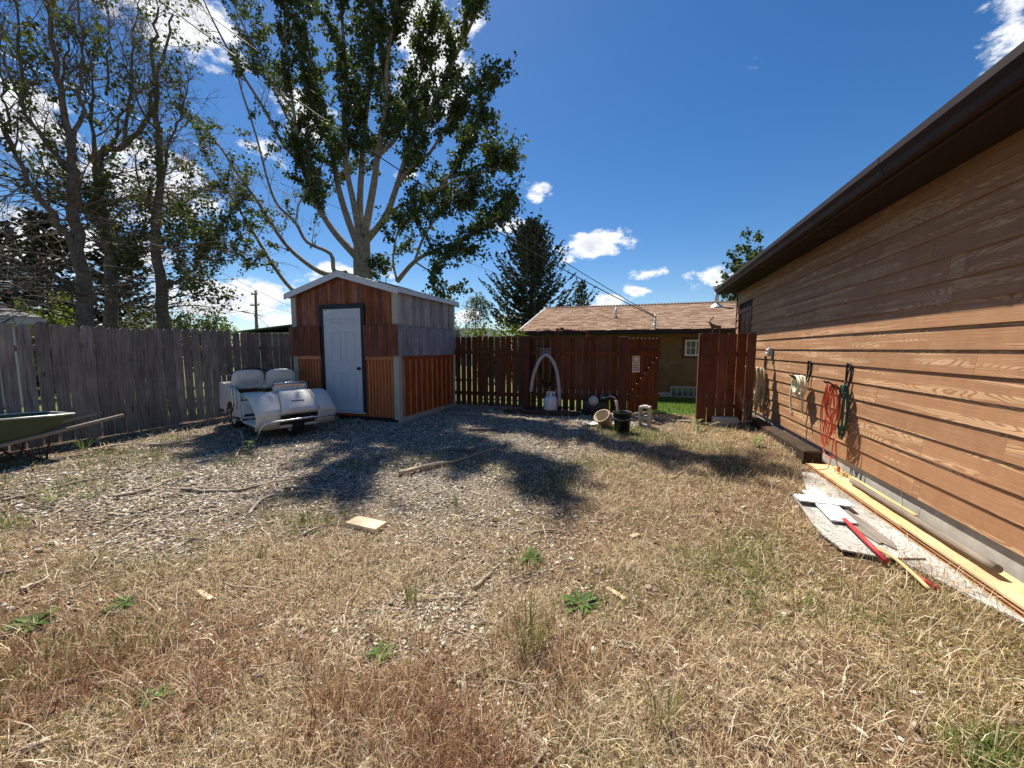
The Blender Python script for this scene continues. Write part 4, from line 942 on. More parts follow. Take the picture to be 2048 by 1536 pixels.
p = atx(95, 560, -20); spruce('spruce_tree', 'dark evergreen behind the dead twigs at far left', Vector((-20, p.y, 0)), 6.2, 3.0, 34, DARK, 1.1)
p = atx(235, 600, -21); spruce('spruce_tree', 'dark evergreen between the bare trunks at left', Vector((-21, p.y, 0)), 6.6, 2.8, 35, DARK, 1.1)
p = atx(10, 560, -25); spruce('spruce_tree', 'evergreen above the grey cottage roof', Vector((-25, p.y, 0)), 6.6, 2.8, 36, DARK, 1.0)

# --- birch and bushes
T = Tree(301); p = aty(950, 660, 20); b = Vector((p.x, 20, 0)); pth = crom([b, b + Vector((.05, 0, 1.5)), b + Vector((0, .1, 3.2)), b + Vector((.15, 0, 4.5))], 4); T.limb(pth, 0.09, 0.012, 7)
for k in range(60):
    i = T.r.randrange(4, len(pth)); a = T.r.uniform(0, 6.28); s_ = T.shoot(pth[i], Vector((math.cos(a), math.sin(a), 0.9)), T.r.uniform(0.5, 1.05) * (1.2 - i / len(pth) * .6), 0.012, -1.2, 5, .08, 3)
    for _ in range(3): q = T.shoot(s_[T.r.randrange(2, 6)], Vector((0, 0, -1)) + T.rv() * .2, T.r.uniform(.4, 1.0), 0.004, -.4, 3, .06, 3); T.leaves(q, 13, 0.06, 0.085)
T.build('birch_tree', 'slender weeping birch left of the big spruce', 'tree', b, M['bark'], ((0.07, 0.10, 0.04), (0.15, 0.19, 0.08)), M['leaf'])
def bush(name, label, c, rx, ry, h, n, seed, cols, lsize=0.09, cat='bush'):
    T = Tree(seed); c = Vector(c)
    for k in range(n):
        a = T.r.uniform(0, 6.28); q = math.sqrt(T.r.random()); d = Vector((math.cos(a) * rx * q * .9, math.sin(a) * ry * q * .9, h * (1 - 0.45 * q * q) * T.r.uniform(.75, 1.05)))
        s_ = crom([c, c + d * 0.5 + Vector((0, 0, h * .1)), c + d], 3); T.limb(s_, 0.022, 0.005, 4)
        for _ in range(6): t = T.shoot(s_[T.r.randrange(2, len(s_))], d.normalized() + T.rv() * .7, T.r.uniform(.2, .5), 0.006, .2, 3, .15, 3); T.leaves(t, 14, .11, lsize)
    return T.build(name, label, cat, c, M['bark_dark'], cols, M['leaf'])
p = aty(1492, 560, 27); bush('leafy_tree', 'leafy green treetop beside the garage eave', (p.x, 27, 0), 1.9, 1.9, 8.5, 60, 430, GREEN, .2, 'tree')
YG = ((0.10, 0.15, 0.03), (0.21, 0.26, 0.06))
p = atx(395, 650, -17); bush('leafy_bush', 'dark leafy bush right of the rightmost left-hand trunk', (-17, p.y, 0), 1.1, 1.3, 3.3, 60, 401, GREEN)
p = atx(450, 655, -19); bush('leafy_bush', 'small leafy bush topping the fence near the utility pole', (-19, p.y, 0), .9, .9, 2.75, 30, 402, YG)
p = atx(110, 650, -16.2); bush('leafy_bush', 'sunlit yellow-green bush beside the grey cottage eave', (-16.2, p.y, 0), 1.0, 1.2, 2.9, 44, 403, YG)
p = atx(300, 640, -18); bush('leafy_bush', 'shaded bush filling the gap between bare trunks', (-18, p.y, 0), 1.2, 1.6, 3.0, 60, 404, GREEN)
for i, (px, lab) in enumerate(((965, 'yellow-green bush over the back fence nearest the shed'), (1000, 'middle yellow-green bush over the back fence'), (1032, 'yellow-green bush over the back fence nearest the roof corner'))):
    p = aty(px, 680, 12.2); bush('leafy_bush', lab, (p.x, 12.2, -.15), .55, .6, 2.35, 26, 410 + i, YG, 0.08)
p = aty(1010, 640, 26); bush('leafy_bush', 'feathery light green shrub below the big spruce', (p.x - 1.4, 21, -.2), .9, .9, 3.6, 40, 420, ((0.09, 0.13, 0.05), (0.17, 0.21, 0.09)))

# --- utility pole and cables
b = aty(511, 660, 30); t_ = aty(511, 581, 30); up = thing('utility_pole', 'distant wooden utility pole with two crossarms left of the shed', 'pole', (b.x, 30, 0))
MB().tube([(b.x, 30, -0.2), (t_.x, 30, t_.z)], [0.17, 0.12], 10).build('shaft', M['pole'], up)
for zz, hw in ((t_.z - 0.45, 0.42), (t_.z - 1.55, 0.62)):
    MB().bbox(t_.x - hw, t_.x + hw, 29.80, 29.88, zz, zz + 0.12, .005).build('crossarm', M['pole'], up)
    for s_ in (-1, -.5, .5, 1): MB().lathe([(0.04, 0), (0.05, .05), (0.03, .12), (0, .15)], (t_.x + s_ * hw * .9, 29.84, zz + .12), 8).build('insulator', M['galv'], up)
def cable(name, label, a, b, sag, r, mat):
    a = Vector(a); b = Vector(b); n = 28
    o = MB().tube([a.lerp(b, i / n) - Vector((0, 0, sag * 4 * (i / n) * (1 - i / n))) for i in range(n + 1)], r, 5).build(name, mat); return tag(o, label, 'cable')
s1 = aty(240, -60, 7.0); s2 = aty(300, -60, 7.2)
cable('power_cable', 'thick black service cable running down to the mast on the roof', s1, MASTT + Vector((0, 0, .02)), 0.55, 0.016, M['wire'])
cable('power_cable', 'second black cable just above the service cable, ending at the roof', s2, MASTT + Vector((-.03, 0, .06)), 0.35, 0.012, M['wire'])
cable('power_cable', 'thin dark cable crossing the roof to its eave', aty(385, 290, 9.0), on_roof(1275, 660) + Vector((0, 0, .02)), 0.1, 0.006, M['wire'])
cable('power_cable', 'bright sunlit cable across the upper left branches', aty(-60, 75, 5.5), aty(420, 300, 22), 0.1, 0.011, M['wire_light'])
pt = Vector((t_.x, 29.84, t_.z))
cable('power_cable', 'black cable sloping from the pole top towards the shed eave', aty(395, 520, 20), aty(640, 640, 26), 0.1, 0.014, M['wire'])
cable('power_cable', 'cable running left from the upper crossarm of the pole', pt + Vector((-.4, 0, -.2)), aty(330, 500, 34), 0.3, 0.016, M['wire'])
cable('power_cable', 'cable running right from the lower crossarm of the pole', pt + Vector((.5, 0, -1.3)), aty(700, 640, 38), 0.4, 0.016, M['wire'])
cable('power_cable', 'lower cable passing behind the bush tops towards the pole', aty(330, 630, 27), pt + Vector((-.55, 0, -1.9)) , 0.3, 0.014, M['wire'])
for i, lab in enumerate(('highest', 'second', 'third', 'lowest')):
    cable('power_cable', lab + ' of four parallel cables above the grey cottage roof', atx(-60, 556 + i * 5, -17), atx(150, 570 + i * 4, -22), 0.05, 0.011, M['wire_light'])

# ================================================================== golf cart (own axes: x forward, y to its left)
cart = thing('golf_cart', 'old cream three-wheeled golf cart parked by the fence and shed', 'golf cart', (-6.82, 5.52, 0), math.radians(-22))
arch = [(0.31 * math.cos(a), 0.20 + 0.31 * math.sin(a)) for a in [math.radians(d) for d in range(8, 173, 15)]]
prof = [(-0.66, 0.26), (-0.68, 0.50), (-0.62, 0.56), (-0.60, 0.80), (-0.50, 0.83), (0.10, 0.80), (0.42, 0.745), (0.56, 0.70), (0.60, 0.22), (0.36, 0.20)] + arch + [(-0.33, 0.25)]
for s_ in (-1, 1):
    y0, y1 = sorted((s_ * 0.555, s_ * 0.525)); pn = MB().prism(prof, y0, y1, 'y').build('side_panel', M['fibreglass'], cart)
    bv = pn.modifiers.new('b', 'BEVEL'); bv.width = 0.008; bv.segments = 2
    y0, y1 = sorted((s_ * 0.556, s_ * 0.562)); MB().bbox(0.33, 0.585, y0, y1, 0.225, 0.275, .001).build('side_trim', M['black'], pn)
    MB().bbox(-0.665, -0.36, y0, y1, 0.27, 0.32, .001).build('side_trim', M['black'], pn)
    MB().tube([(-0.69, s_ * 0.53, .53), (-0.4, s_ * 0.566, .53), (-0.3, s_ * 0.566, .545)], 0.012, 6).build('rub_rail', M['fibreglass'], pn)
deck = MB(); deck.bbox(-0.60, 0.06, -0.525, 0.525, 0.70, 0.745, 0.01); deck.build('rear_deck', M['fibreglass'], cart)
MB().bbox(-0.665, -0.60, -0.525, 0.525, 0.26, 0.60, .015).build('rear_panel', M['fibreglass'], cart)
MB().bbox(-0.62, -0.58, -0.525, 0.525, 0.60, 0.82, .012).build('rear_panel', M['fibreglass'], cart)
MB().bbox(0.06, 0.598, -0.523, 0.523, 0.24, 0.555, .02).build('seat_box', M['fibreglass'], cart)
MB().bbox(0.599, 0.605, -0.50, -0.30, 0.285, 0.325, .001).build('vent_plate', M['black'], cart)
MB().bbox(0.55, 1.55, -0.52, 0.52, 0.17, 0.215, .01).build('floor_pan', M['fibreglass'], cart)
def pillow(c, w_, d_, h_, tilt=0.0, p=3.2):
    m = MB(); n1, n2 = 24, 12
    P = []
    def sp(v, e): return math.copysign(abs(v) ** e, v)
    for i in range(n2 + 1):
        ph = -math.pi / 2 + math.pi * i / n2; r = []
        for j in range(n1 + 1):
            th = 2 * math.pi * j / n1; e = 2 / p
            r.append((sp(math.cos(ph), .55) * sp(math.cos(th), e) * d_ / 2, sp(math.cos(ph), .55) * sp(math.sin(th), e) * w_ / 2, sp(math.sin(ph), .8) * h_ / 2))
        P.append(r)
    m.grid(P, True); m.xf(Matrix.Translation(c) @ Matrix.Rotation(tilt, 4, 'Y')); return m
for k, yy in enumerate((-0.27, 0.27)):
    s0 = pillow((0.34, yy, 0.605), 0.50, 0.46, 0.13).build('seat_cushion', M['vinyl'], cart)
    b0 = pillow((0.10, yy, 0.885), 0.52, 0.38, 0.12, math.radians(-80)).build('seat_back', M['vinyl'], cart)
    for q in range(9):      # pleats pressed into the middle of the back
        y_ = yy - 0.16 + 0.04 * q
        MB().tube([(0.176, y_, 0.80), (0.168, y_, 0.88), (0.152, y_, 0.97)], 0.008, 5).build('pleat', M['vinyl'], b0)
    MB().bbox(0.04, 0.12, yy - 0.15, yy + 0.15, 0.60, 0.74, .01).build('seat_bracket', M['rust'], cart)
# cowl: two wings and a raised centre panel
cp = [(1.28, 0.745), (1.34, 0.75), (1.44, 0.70), (1.56, 0.60), (1.665, 0.495), (1.695, 0.455), (1.68, 0.41), (1.635, 0.30), (1.59, 0.19)]
def cowl(u, k):
    x_, z_ = cp[k]; a = abs(u); ed = max(0, (a - 0.78) / 0.22)
    x_ -= 0.05 * a * a + 0.05 * ed ** 2 * (1 if k < 6 else .3); z_ -= 0.015 * a * a + 0.075 * ed ** 2.2 * max(0, 1 - k / 6); return x_, z_
def wing(s_):
    P = []
    for k in range(len(cp)):
        inner = 0.19 + 0.10 * min(1, k / 5); r = []
        for j in range(9):
            y_ = inner + (0.62 - inner) * (j / 8) ** .8; x_, z_ = cowl(y_ / 0.62, k); r.append((x_, s_ * y_, z_))
        P.append(r)
    return MB().grid(P, True)
for s_ in (-1, 1):
    wg = solidify(wing(s_).build('front_wing', M['fibreglass'], cart), 0.014, 0)
P = []
for k in range(7):
    hw = 0.185 + 0.10 * min(1, k / 5) + 0.006; r = []
    for j in range(9):
        y_ = -hw + 2 * hw * j / 8; x_, z_ = cowl(y_ / 0.62, k); r.append((x_ + .012, y_, z_ + .020 - 0.006 * (abs(j - 4) == 4)))
    P.append(r)
r = [(x_ - 0.05, y_ * 0.96, z_ - 0.035) for (x_, y_, z_) in P[-1]]; P.append(r)
cpn = solidify(MB().grid(P, True).build('front_centre_panel', M['fibreglass'], cart), 0.014, 0)
MB().bbox(1.575, 1.60, -0.10, 0.10, 0.600, 0.612, .001).build('badge_groove', M['black'], cpn)
MB().box(1.36, 1.54, -0.27, 0.27, 0.16, 0.42).build('wheel_well', M['black'], cart)
MB().bbox(1.17, 1.31, -0.235, 0.235, 0.73, 0.845, .02).build('dash', M['fibreglass'], cart)
MB().tube([(1.25, -0.25, 0.872), (1.29, -0.24, 0.88), (1.305, 0, 0.885), (1.29, 0.24, 0.88), (1.25, 0.25, 0.872)], 0.017, 8).build('dash_rail', M['chrome'], cart)
MB().bbox(1.19, 1.318, -0.24, 0.24, 0.825, 0.862, .008).build('dash_trim', M['chrome'], cart)
MB().tube([(1.18, 0.02, .7), (1.17, .02, .8)], .02, 8).build('steering_column', M['black'], cart)
MB().tube([(1.16, 0.02, .80), (1.0, 0.05, .86), (.82, .12, .86), (.78, .16, .85)], .012, 7).build('tiller', M['chrome'], cart)
# chrome bumper bar
bm_ = crom([(1.52, -0.60, 0.06), (1.60, -0.63, 0.02), (1.68, -0.62, 0.10), (1.72, -0.60, 0.22), (1.78, -0.52, 0.315), (1.84, -0.38, 0.335), (1.885, 0, 0.345), (1.84, 0.38, 0.335), (1.78, 0.52, 0.315), (1.73, 0.60, 0.22), (1.69, 0.62, 0.10), (1.62, .63, .05)], 4)
MB().tube(bm_, 0.017, 9).build('bumper', M['chrome'], cart)
for s_ in (-1, 1): MB().tube([(1.86, s_ * 0.2, 0.34), (1.6, s_ * 0.2, 0.25)], 0.014, 6).build('bumper_bracket', M['black'], cart)
for s_ in (-1, 1):
    yo = s_ * 0.585
    MB().tube(crom([(0.40, s_ * .55, 0.735), (0.41, yo, 0.80), (0.46, yo, 0.80), (0.48, yo, 0.72), (0.50, yo, 0.45), (0.48, s_ * .56, .43)], 3), 0.013, 7).build('hip_rail', M['chrome'], cart)
    MB().tube(crom([(0.24, s_ * .55, 0.77), (0.25, yo, 0.80), (0.28, yo, 0.80), (0.30, yo, 0.74), (0.33, yo, 0.48), (0.31, s_ * .56, .46)], 3), 0.013, 7).build('hip_rail', M['chrome'], cart)
    MB().tube(crom([(-0.42, s_ * .54, 0.82), (-0.43, s_ * .55, 0.94), (-0.38, s_ * .54, 0.975), (0.0, s_ * .5, 0.985), (.06, s_ * .46, .96)], 3), 0.013, 7).build('rear_rail', M['chrome'], cart)
    MB().tube(crom([(-0.58, s_ * .36, 0.8), (-0.6, s_ * .36, 0.98), (-0.66, s_ * .38, 1.08), (-.62, s_ * .34, 1.14)], 3), 0.012, 6).build('bag_hook', M['black'], cart)
MB().tube(crom([(-0.6, -.36, .98), (-.62, -.1, 1.06), (-.62, .1, 1.06), (-.6, .36, .98)], 4), 0.012, 6).build('bag_rack', M['black'], cart)
def wheel(c, w_, r_):
    ty = MB().lathe([(r_ * .58, -w_ / 2), (r_ * .86, -w_ / 2), (r_ * .97, -w_ * .36), (r_, -w_ * .15), (r_, w_ * .15), (r_ * .97, w_ * .36), (r_ * .86, w_ / 2), (r_ * .58, w_ / 2)], c, 28, 'y').build('tyre', M['rubber'], WH)
    MB().lathe([(0, -w_ * .44), (r_ * .2, -w_ * .46), (r_ * .24, -w_ * .40), (r_ * .48, -w_ * .40), (r_ * .52, -w_ * .48), (r_ * .60, -w_ * .49), (r_ * .60, w_ * .49), (r_ * .48, w_ * .4), (0, w_ * .44)], c, 28, 'y').build('rim', M['fibreglass'], WH)
for c_ in ((0, -0.42, 0.205), (0, 0.42, 0.205), (1.42, 0, 0.205)):
    WH = MB().tube([(c_[0], c_[1] - .1, c_[2]), (c_[0], c_[1] + .1, c_[2])], .025, 8).build('wheel', M['black'], cart); wheel(c_, 0.17, 0.205)

# ================================================================== wheelbarrow (own axes: x towards the handles)
wb = thing('wheelbarrow', 'dark green wheelbarrow with grey wooden handles against the left fence', 'wheelbarrow', (-7.62, 2.45, 0), math.radians(93))
top = [(-0.62, -.30), (0.52, -.33), (0.66, -.30), (0.66, .30), (0.52, .33), (-0.62, .30)]; bot = [(-0.30, -.2), (0.18, -.22), (0.24, -.2), (0.24, .2), (0.18, .22), (-0.30, .2)]
P = []
for k in range(7):
    t = k / 6; e = t ** 0.75
    ring = [(b_[0] + (a_[0] - b_[0]) * e, b_[1] + (a_[1] - b_[1]) * e, 0.27 + 0.36 * t - 0.10 * t * ((b_[0] + (a_[0] - b_[0]) * e) + .6) * .5) for a_, b_ in zip(top, bot)]
    P.append(ring + [ring[0]])
tub = MB().grid(P, False); tub.add([P[0][i] for i in range(6)], [(0, 1, 2, 3, 4, 5)])
tb = solidify(tub.build('tub', M['green_tub'], wb), 0.006)
MB().tube([tuple(p) for p in P[-1]], 0.012, 7).build('tub_rim', M['galv'], tb)
for s_ in (-1, 1):
    hd = MB().bbox(-0.95, 1.22, -0.02, 0.02, -0.022, 0.022, .006); hd.xf(Matrix.Translation((0, s_ * 0.24, 0.275)) @ Matrix.Rotation(math.radians(-8.5), 4, 'Y') @ Matrix.Rotation(s_ * math.radians(2.5), 4, 'Z')); hd.build('handle', M['grey_wood_y'], wb)
    MB().tube([(0.10, s_ * .25, 0.26), (0.30, s_ * .27, 0.012), (0.36, s_ * .27, 0.012), (0.42, s_ * .26, 0.31)], 0.011, 7).build('leg', M['rust'], wb)
whb = MB().tube([(-0.93, -.2, .19), (-0.93, .2, .19)], .012, 8).build('axle', M['rust'], wb)
MB().lathe([(0.11, -.04), (.17, -.045), (.19, -.02), (.19, .02), (.17, .045), (.11, .04)], (-0.93, 0, .19), 24, 'y').build('tyre', M['rubber'], whb)
MB().lathe([(0, -.035), (.115, -.03), (.115, .03), (0, .035)], (-0.93, 0, .19), 20, 'y').build('rim', M['rust'], whb)

# ================================================================== along the back fence
pt_ = thing('propane_tank', 'white propane cylinder at the foot of the back fence', 'gas cylinder', (-1.87, 8.46, 0.0))
x, y = -1.87, 8.46
MB().lathe([(0, .02), (.10, .02), (.105, .035), (.14, .05), (.152, .09), (.152, .28), (.148, .32), (.12, .36), (.06, .385), (0, .39)], (x, y, 0.02), 28).build('tank', M['propane'], pt_)
MB().lathe([(.098, 0), (.105, 0), (.105, .04), (.098, .04)], (x, y, .0), 24).build('foot_ring', M['propane'], pt_)
cl = MB()
for k in range(14):
    a0, a1 = [math.radians(k * 24 - 90 + q) for q in (0, 24)]
    for (r0, r1, z0, z1) in ((.095, .102, .36, .40), (.095, .102, .475, .50)) + (((.095, .102, .40, .475),) if k % 3 == 0 else ()):
        cl.add([(x + rr_ * math.cos(a), y + rr_ * math.sin(a), zz + .0) for zz in (z0, z1) for rr_ in (r0, r1) for a in (a0, a1)], [(0, 1, 3, 2), (4, 6, 7, 5), (0, 4, 5, 1), (2, 3, 7, 6), (0, 2, 6, 4), (1, 5, 7, 3)])
cl.build('collar', M['propane'], pt_)
MB().lathe([(.0, .46), (.03, .455), (.035, .44), (.015, .43), (.018, .39)], (x, y, .0), 12).build('valve', M['black'], pt_)
# corrugated pale tube hung as an arch
pp = crom([aty(1062, 783, 8.60), aty(1066, 755, 8.60), aty(1073, 733, 8.60), aty(1082, 716, 8.61), aty(1091, 710, 8.62), aty(1100, 714, 8.61), aty(1109, 729, 8.6), aty(1115, 750, 8.6), aty(1118, 780, 8.58), aty(1119, 812, 8.55)], 14)
tbm = MB(); tbm.tube(pp, [0.040 + (0.0028 if i % 2 else -0.0022) for i in range(len(pp))], 12)
tag(tbm.build('flexible_tube', M['pink_tube']), 'pale pinkish flexible tube hung in an arch on back fence', 'tube')
# wire shelf rack that carries it
rk = thing('wire_basket', 'small wire basket on the back fence above the pale arch', 'basket', (-2.03, 8.66, 1.35))
c0 = aty(1091, 702, 8.68)
for k in range(5): MB().tube([(c0.x - .12, 8.755, c0.z + .06 - k * .03), (c0.x - .12, 8.66, c0.z + .05 - k * .03), (c0.x + .12, 8.66, c0.z + .05 - k * .03), (c0.x + .12, 8.755, c0.z + .06 - k * .03)], .0035, 5).build('wire', M['galv'], rk)
for k in range(4): MB().tube([(c0.x - .12 + k * .08, 8.656, c0.z + .08), (c0.x - .12 + k * .08, 8.656, c0.z - .10)], .0035, 5).build('upright', M['galv'], rk)
# black rubber loop hanging inside the arch
lp = crom([aty(1078, 715, 8.72), aty(1081, 745, 8.7), aty(1086, 765, 8.7), aty(1094, 772, 8.7), aty(1101, 765, 8.7), aty(1106, 745, 8.7), aty(1108, 715, 8.72)], 5)
tag(MB().tube(lp, 0.026, 8).build('black_hose_loop', M['rubber']), 'black rubber loop hanging under the wire basket on back fence', 'hose')
# red iron harrow with two peaked ends on top of the fence
hr = thing('iron_harrow', 'rusty red iron bar with peaked ends on top of back fence', 'farm tool', (-1.47, 8.72, 1.7))
for px in (1114, 1176):
    a = aty(px - 5, 686 if px < 1150 else 690, 8.73); b = aty(px, 656 if px < 1150 else 661, 8.73); c_ = aty(px + 9, 690 if px < 1150 else 694, 8.73); d_ = aty(px + 9, 712, 8.73); e_ = aty(px - 6, 716, 8.73)
    MB().tube([e_, a, b], .014, 6, smooth=False).build('peak_bar', M['red_iron'], hr); MB().tube([b, c_, d_], .014, 6, smooth=False).build('peak_bar', M['red_iron'], hr)
a = aty(1116, 659, 8.73); b = aty(1176, 663, 8.73); MB().tube([a, b], .015, 6, smooth=False).build('cross_bar', M['red_iron'], hr)
for k in range(8):
    q = a.lerp(b, (k + .5) / 8); MB().tube([q + Vector((0, 0, -.02)), q + Vector((0, 0, .055))], [.007, .003], 5).build('tooth', M['red_iron'], hr)
MB().bbox(a.x + .06, a.x + .12, 8.70, 8.76, a.z - .02, a.z + .04, .006).build('clamp', M['rust'], hr)
# cast iron curl hooks at the post
for px, lab in ((1076, 'black curled iron hook on back fence nearest the tall post'), (1094, 'black flat-topped iron hook left of the red harrow')):
    b = aty(px, 690, 8.72); t_ = aty(px, 660, 8.72)
    if px == 1076: q = crom([b, b.lerp(t_, .5), t_ + Vector((.03, 0, -.06)), t_ + Vector((.04, 0, -.01)), t_ + Vector((0, 0, .01)), t_ + Vector((-.04, 0, -.02)), t_ + Vector((-.03, 0, -.05))], 4)
    else: q = crom([b, b.lerp(t_, .6), t_ + Vector((0, 0, -.02)), t_ + Vector((.02, 0, 0)), t_ + Vector((.07, 0, 0))], 4)
    hk = MB().tube(q, .011, 6)
    if px == 1094: hk.bbox(t_.x - .09, t_.x + .08, 8.71, 8.73, t_.z - .008, t_.z + .008, .002)
    hk.lathe([(0, .03), (.03, .02), (.035, -.02), (0, -.04)], b, 10)
    tag(hk.build('iron_hook', M['black']), lab, 'hook')
# small engine and junk in the shade
eg = thing('old_machine', 'dark machine with pale round cover in shade at the back fence', 'machine', (-1.02, 8.45, 0)); c_ = aty(1187, 800, 8.42)
MB().bbox(c_.x - .22, c_.x + .28, 8.40, 8.70, 0.04, .34, .03).build('housing', M['black_plastic'], eg)
MB().lathe([(0, -.05), (.10, -.045), (.105, -.01), (.105, .03)], (c_.x, 8.40, c_.z - .01), 20, 'y').build('round_cover', M['grey_plastic'], eg)
MB().bbox(c_.x + .1, c_.x + .3, 8.42, 8.66, .342, .47, .03).build('fuel_tank', M['black_plastic'], eg)
MB().tube([(c_.x + .15, 8.41, .40), (c_.x + .38, 8.36, .46), (c_.x + .46, 8.32, .43)], .011, 6).build('handle', M['galv'], eg)
for dx in (-.16, .24): MB().lathe([(0, -.03), (.09, -.028), (.1, 0), (.09, .028), (0, .03)], (c_.x + dx, 8.36, .10), 18, 'y').build('wheel', M['rubber'], eg)
jug = aty(1209, 826, 8.05)
tag(MB().lathe([(0, 0), (.06, 0), (.065, .02), (.065, .11), (.03, .15), (.025, .18), (0, .18)], (jug.x, 8.05, .0), 16).build('plastic_jug', M['grey_plastic']), 'small pale jug standing in shade beside the dark machine', 'jug')
bk_ = MB().bbox(-3.85, -3.2, 8.45, 8.72, .0, .07, .006); tag(bk_.build('plank', M['pole_wood']), 'dark plank lying at the foot of the back fence', 'plank')
tag(MB().bbox(-2.9, -1.2, 8.18, 8.36, .0, .10, .006).build('landscape_timber', M['tie']), 'dark landscaping timber lying in front of the propane cylinder', 'timber')
# black bucket with a stick in it
bu = thing('black_bucket', 'black plastic bucket on the dry grass by the gate', 'bucket', (-0.26, 6.95, 0)); x, y = -0.26, 6.95
MB().lathe([(0, .012), (.115, .012), (.118, 0), (.122, .0), (.155, .335), (.168, .335), (.168, .36), (.150, .36), (.148, .33), (.112, .02), (0, .02)], (x, y, .0), 28).build('pail', M['black_plastic'], bu)
MB().lathe([(.156, .27), (.164, .272), (.164, .282), (.158, .285)], (x, y, 0), 28).build('pail_rib', M['black_plastic'], bu)
MB().tube(crom([(x - .168, y, .33), (x - .15, y - .12, .27), (x, y - .18, .235), (x + .15, y - .12, .27), (x + .168, y, .33)], 4), .004, 5).build('bail', M['galv'], bu)
tag(MB().tube([(x - .02, y + .02, .03), (x - .06, y + .01, .3), (x - .12, y, .56)], [.02, .022, .018], 7).build('stick', M['stick']), 'pale stick standing in the black bucket', 'stick')
pot = thing('cracked_pot', 'tan broken pot lying half behind the black bucket', 'pot', (-0.62, 7.25, 0))
m_ = MB().lathe([(.0, .0), (.10, .0), (.145, .24), (.152, .24), (.152, .26), (.135, .26), (.095, .015), (0, .015)], (0, 0, 0), 22); m_.xf(Matrix.Translation((-0.56, 7.22, .10)) @ Matrix.Rotation(math.radians(-24), 4, 'Y') @ Matrix.Rotation(math.radians(34), 4, 'X') @ Matrix.Translation((0, 0, -.06))); m_.build('pot_body', M['cardboard'], pot)
rb = random.Random(77)
for i, (px, py, lab) in enumerate(((1205, 842, 'crumpled white plastic scrap left of the tan pot'), (1222, 853, 'flattened white plastic scrap in front of the tan pot'), (1183, 853, 'small white plastic scrap farthest left of the bucket'))):
    c_ = atg(px, py); P = [[(c_.x - .16 + .32 * a / 6 + rb.uniform(-.02, .02), c_.y - .09 + .18 * b / 4 + rb.uniform(-.02, .02), .03 + rb.uniform(0, .07)) for a in range(7)] for b in range(5)]
    tag(solidify(MB().grid(P, False).build('plastic_scrap', M['white_paint']), .002), lab, 'litter')
# cinder block on end
cb = thing('cinder_block', 'grey cinder block standing on end near the gate', 'cinder block', (0.12, 7.55, 0), math.radians(-14))
W_, D_, H_ = .19, .19, .39; t = .032
MB().bbox(-W_ / 2, -W_ / 2 + t, -D_ / 2, D_ / 2, 0, H_, .004).build('side_wall', M['block'], cb); MB().bbox(W_ / 2 - t, W_ / 2, -D_ / 2, D_ / 2, 0, H_, .004).build('side_wall', M['block'], cb)
for (z0, z1) in ((0.0, t), (H_ / 2 - t / 2, H_ / 2 + t / 2), (H_ - t, H_)): MB().bbox(-W_ / 2 + t - .002, W_ / 2 - t + .002, -D_ / 2 + .003, D_ / 2 - .003, z0 + .001, z1 - .001, .003).build('web', M['block'], cb)
MB().bbox(-.05, .05, -.08, .07, H_ - .001, H_ + .018, .006).build('mortar_lump', M['block'], cb)
# concrete pieces by the side fence
tag(MB().bbox(1.33, 1.75, 7.92, 8.10, .0, .19, .008).build('concrete_block', M['block']), 'pale concrete block lying against the side fence', 'concrete block')
tag(MB().tube(crom([(1.26, 7.88, .04), (1.45, 7.75, .14), (1.75, 7.72, .17), (2.02, 7.9, .15), (2.16, 8.05, .05)], 5), .012, 6).build('hose_end', M['hose_tan']), 'tan hose end arching in front of the side fence', 'hose')
tag(MB().bbox(0.30, 1.0, 8.28, 8.42, .0, .03, .004).build('threshold_board', M['pole_wood']), 'weathered board on the ground in the gate opening', 'plank')
# deer figurine: one continuous skinned body
def skin(name, verts, edges, radii, mat, parent, sub=2):
    me = bpy.data.meshes.new(name); me.from_pydata(verts, edges, []); me.materials.append(mat); o = bpy.data.objects.new(name, me); link(o, parent)
    o.modifiers.new('skin', 'SKIN'); sk = me.skin_vertices[0].data if me.skin_vertices else None
    if sk is None:
        bpy.context.view_layer.objects.active = o; bpy.ops.object.modifier_add(type='SKIN'); sk = me.skin_vertices[0].data
    for i, r_ in enumerate(radii): sk[i].radius = (r_, r_)
    sk[0].use_root = True
    o.modifiers['skin'].use_smooth_shade = True; s_ = o.modifiers.new('s', 'SUBSURF'); s_.levels = sub; s_.render_levels = sub; return o
dz = 1.752; dx, dy = 1.335, 8.165; deer = thing('deer_figurine', 'small bronze stag figurine standing on top of the side fence', 'figurine', (dx, dy, dz), 0.0)
V_ = [(.06, 0, .115), (.0, 0, .118), (-.05, 0, .12), (-.085, 0, .165), (-.10, 0, .20), (-.135, 0, .195), (.085, 0, .12),
      (-.045, .014, .07), (-.045, .014, .0), (-.04, -.014, .07), (-.05, -.014, .0), (.07, .014, .075), (.08, .014, .045), (.07, .014, .0), (.07, -.014, .075), (.082, -.014, .045), (.075, -.014, .0), (.10, 0, .125)]
E_ = [(0, 1), (1, 2), (2, 3), (3, 4), (4, 5), (0, 6), (2, 7), (7, 8), (2, 9), (9, 10), (0, 11), (11, 12), (12, 13), (0, 14), (14, 15), (15, 16), (6, 17)]
R_ = [.034, .030, .036, .022, .020, .009, .022, .012, .007, .012, .007, .014, .008, .006, .014, .008, .006, .006]
skin('body', V_, E_, R_, M['statue'], deer)
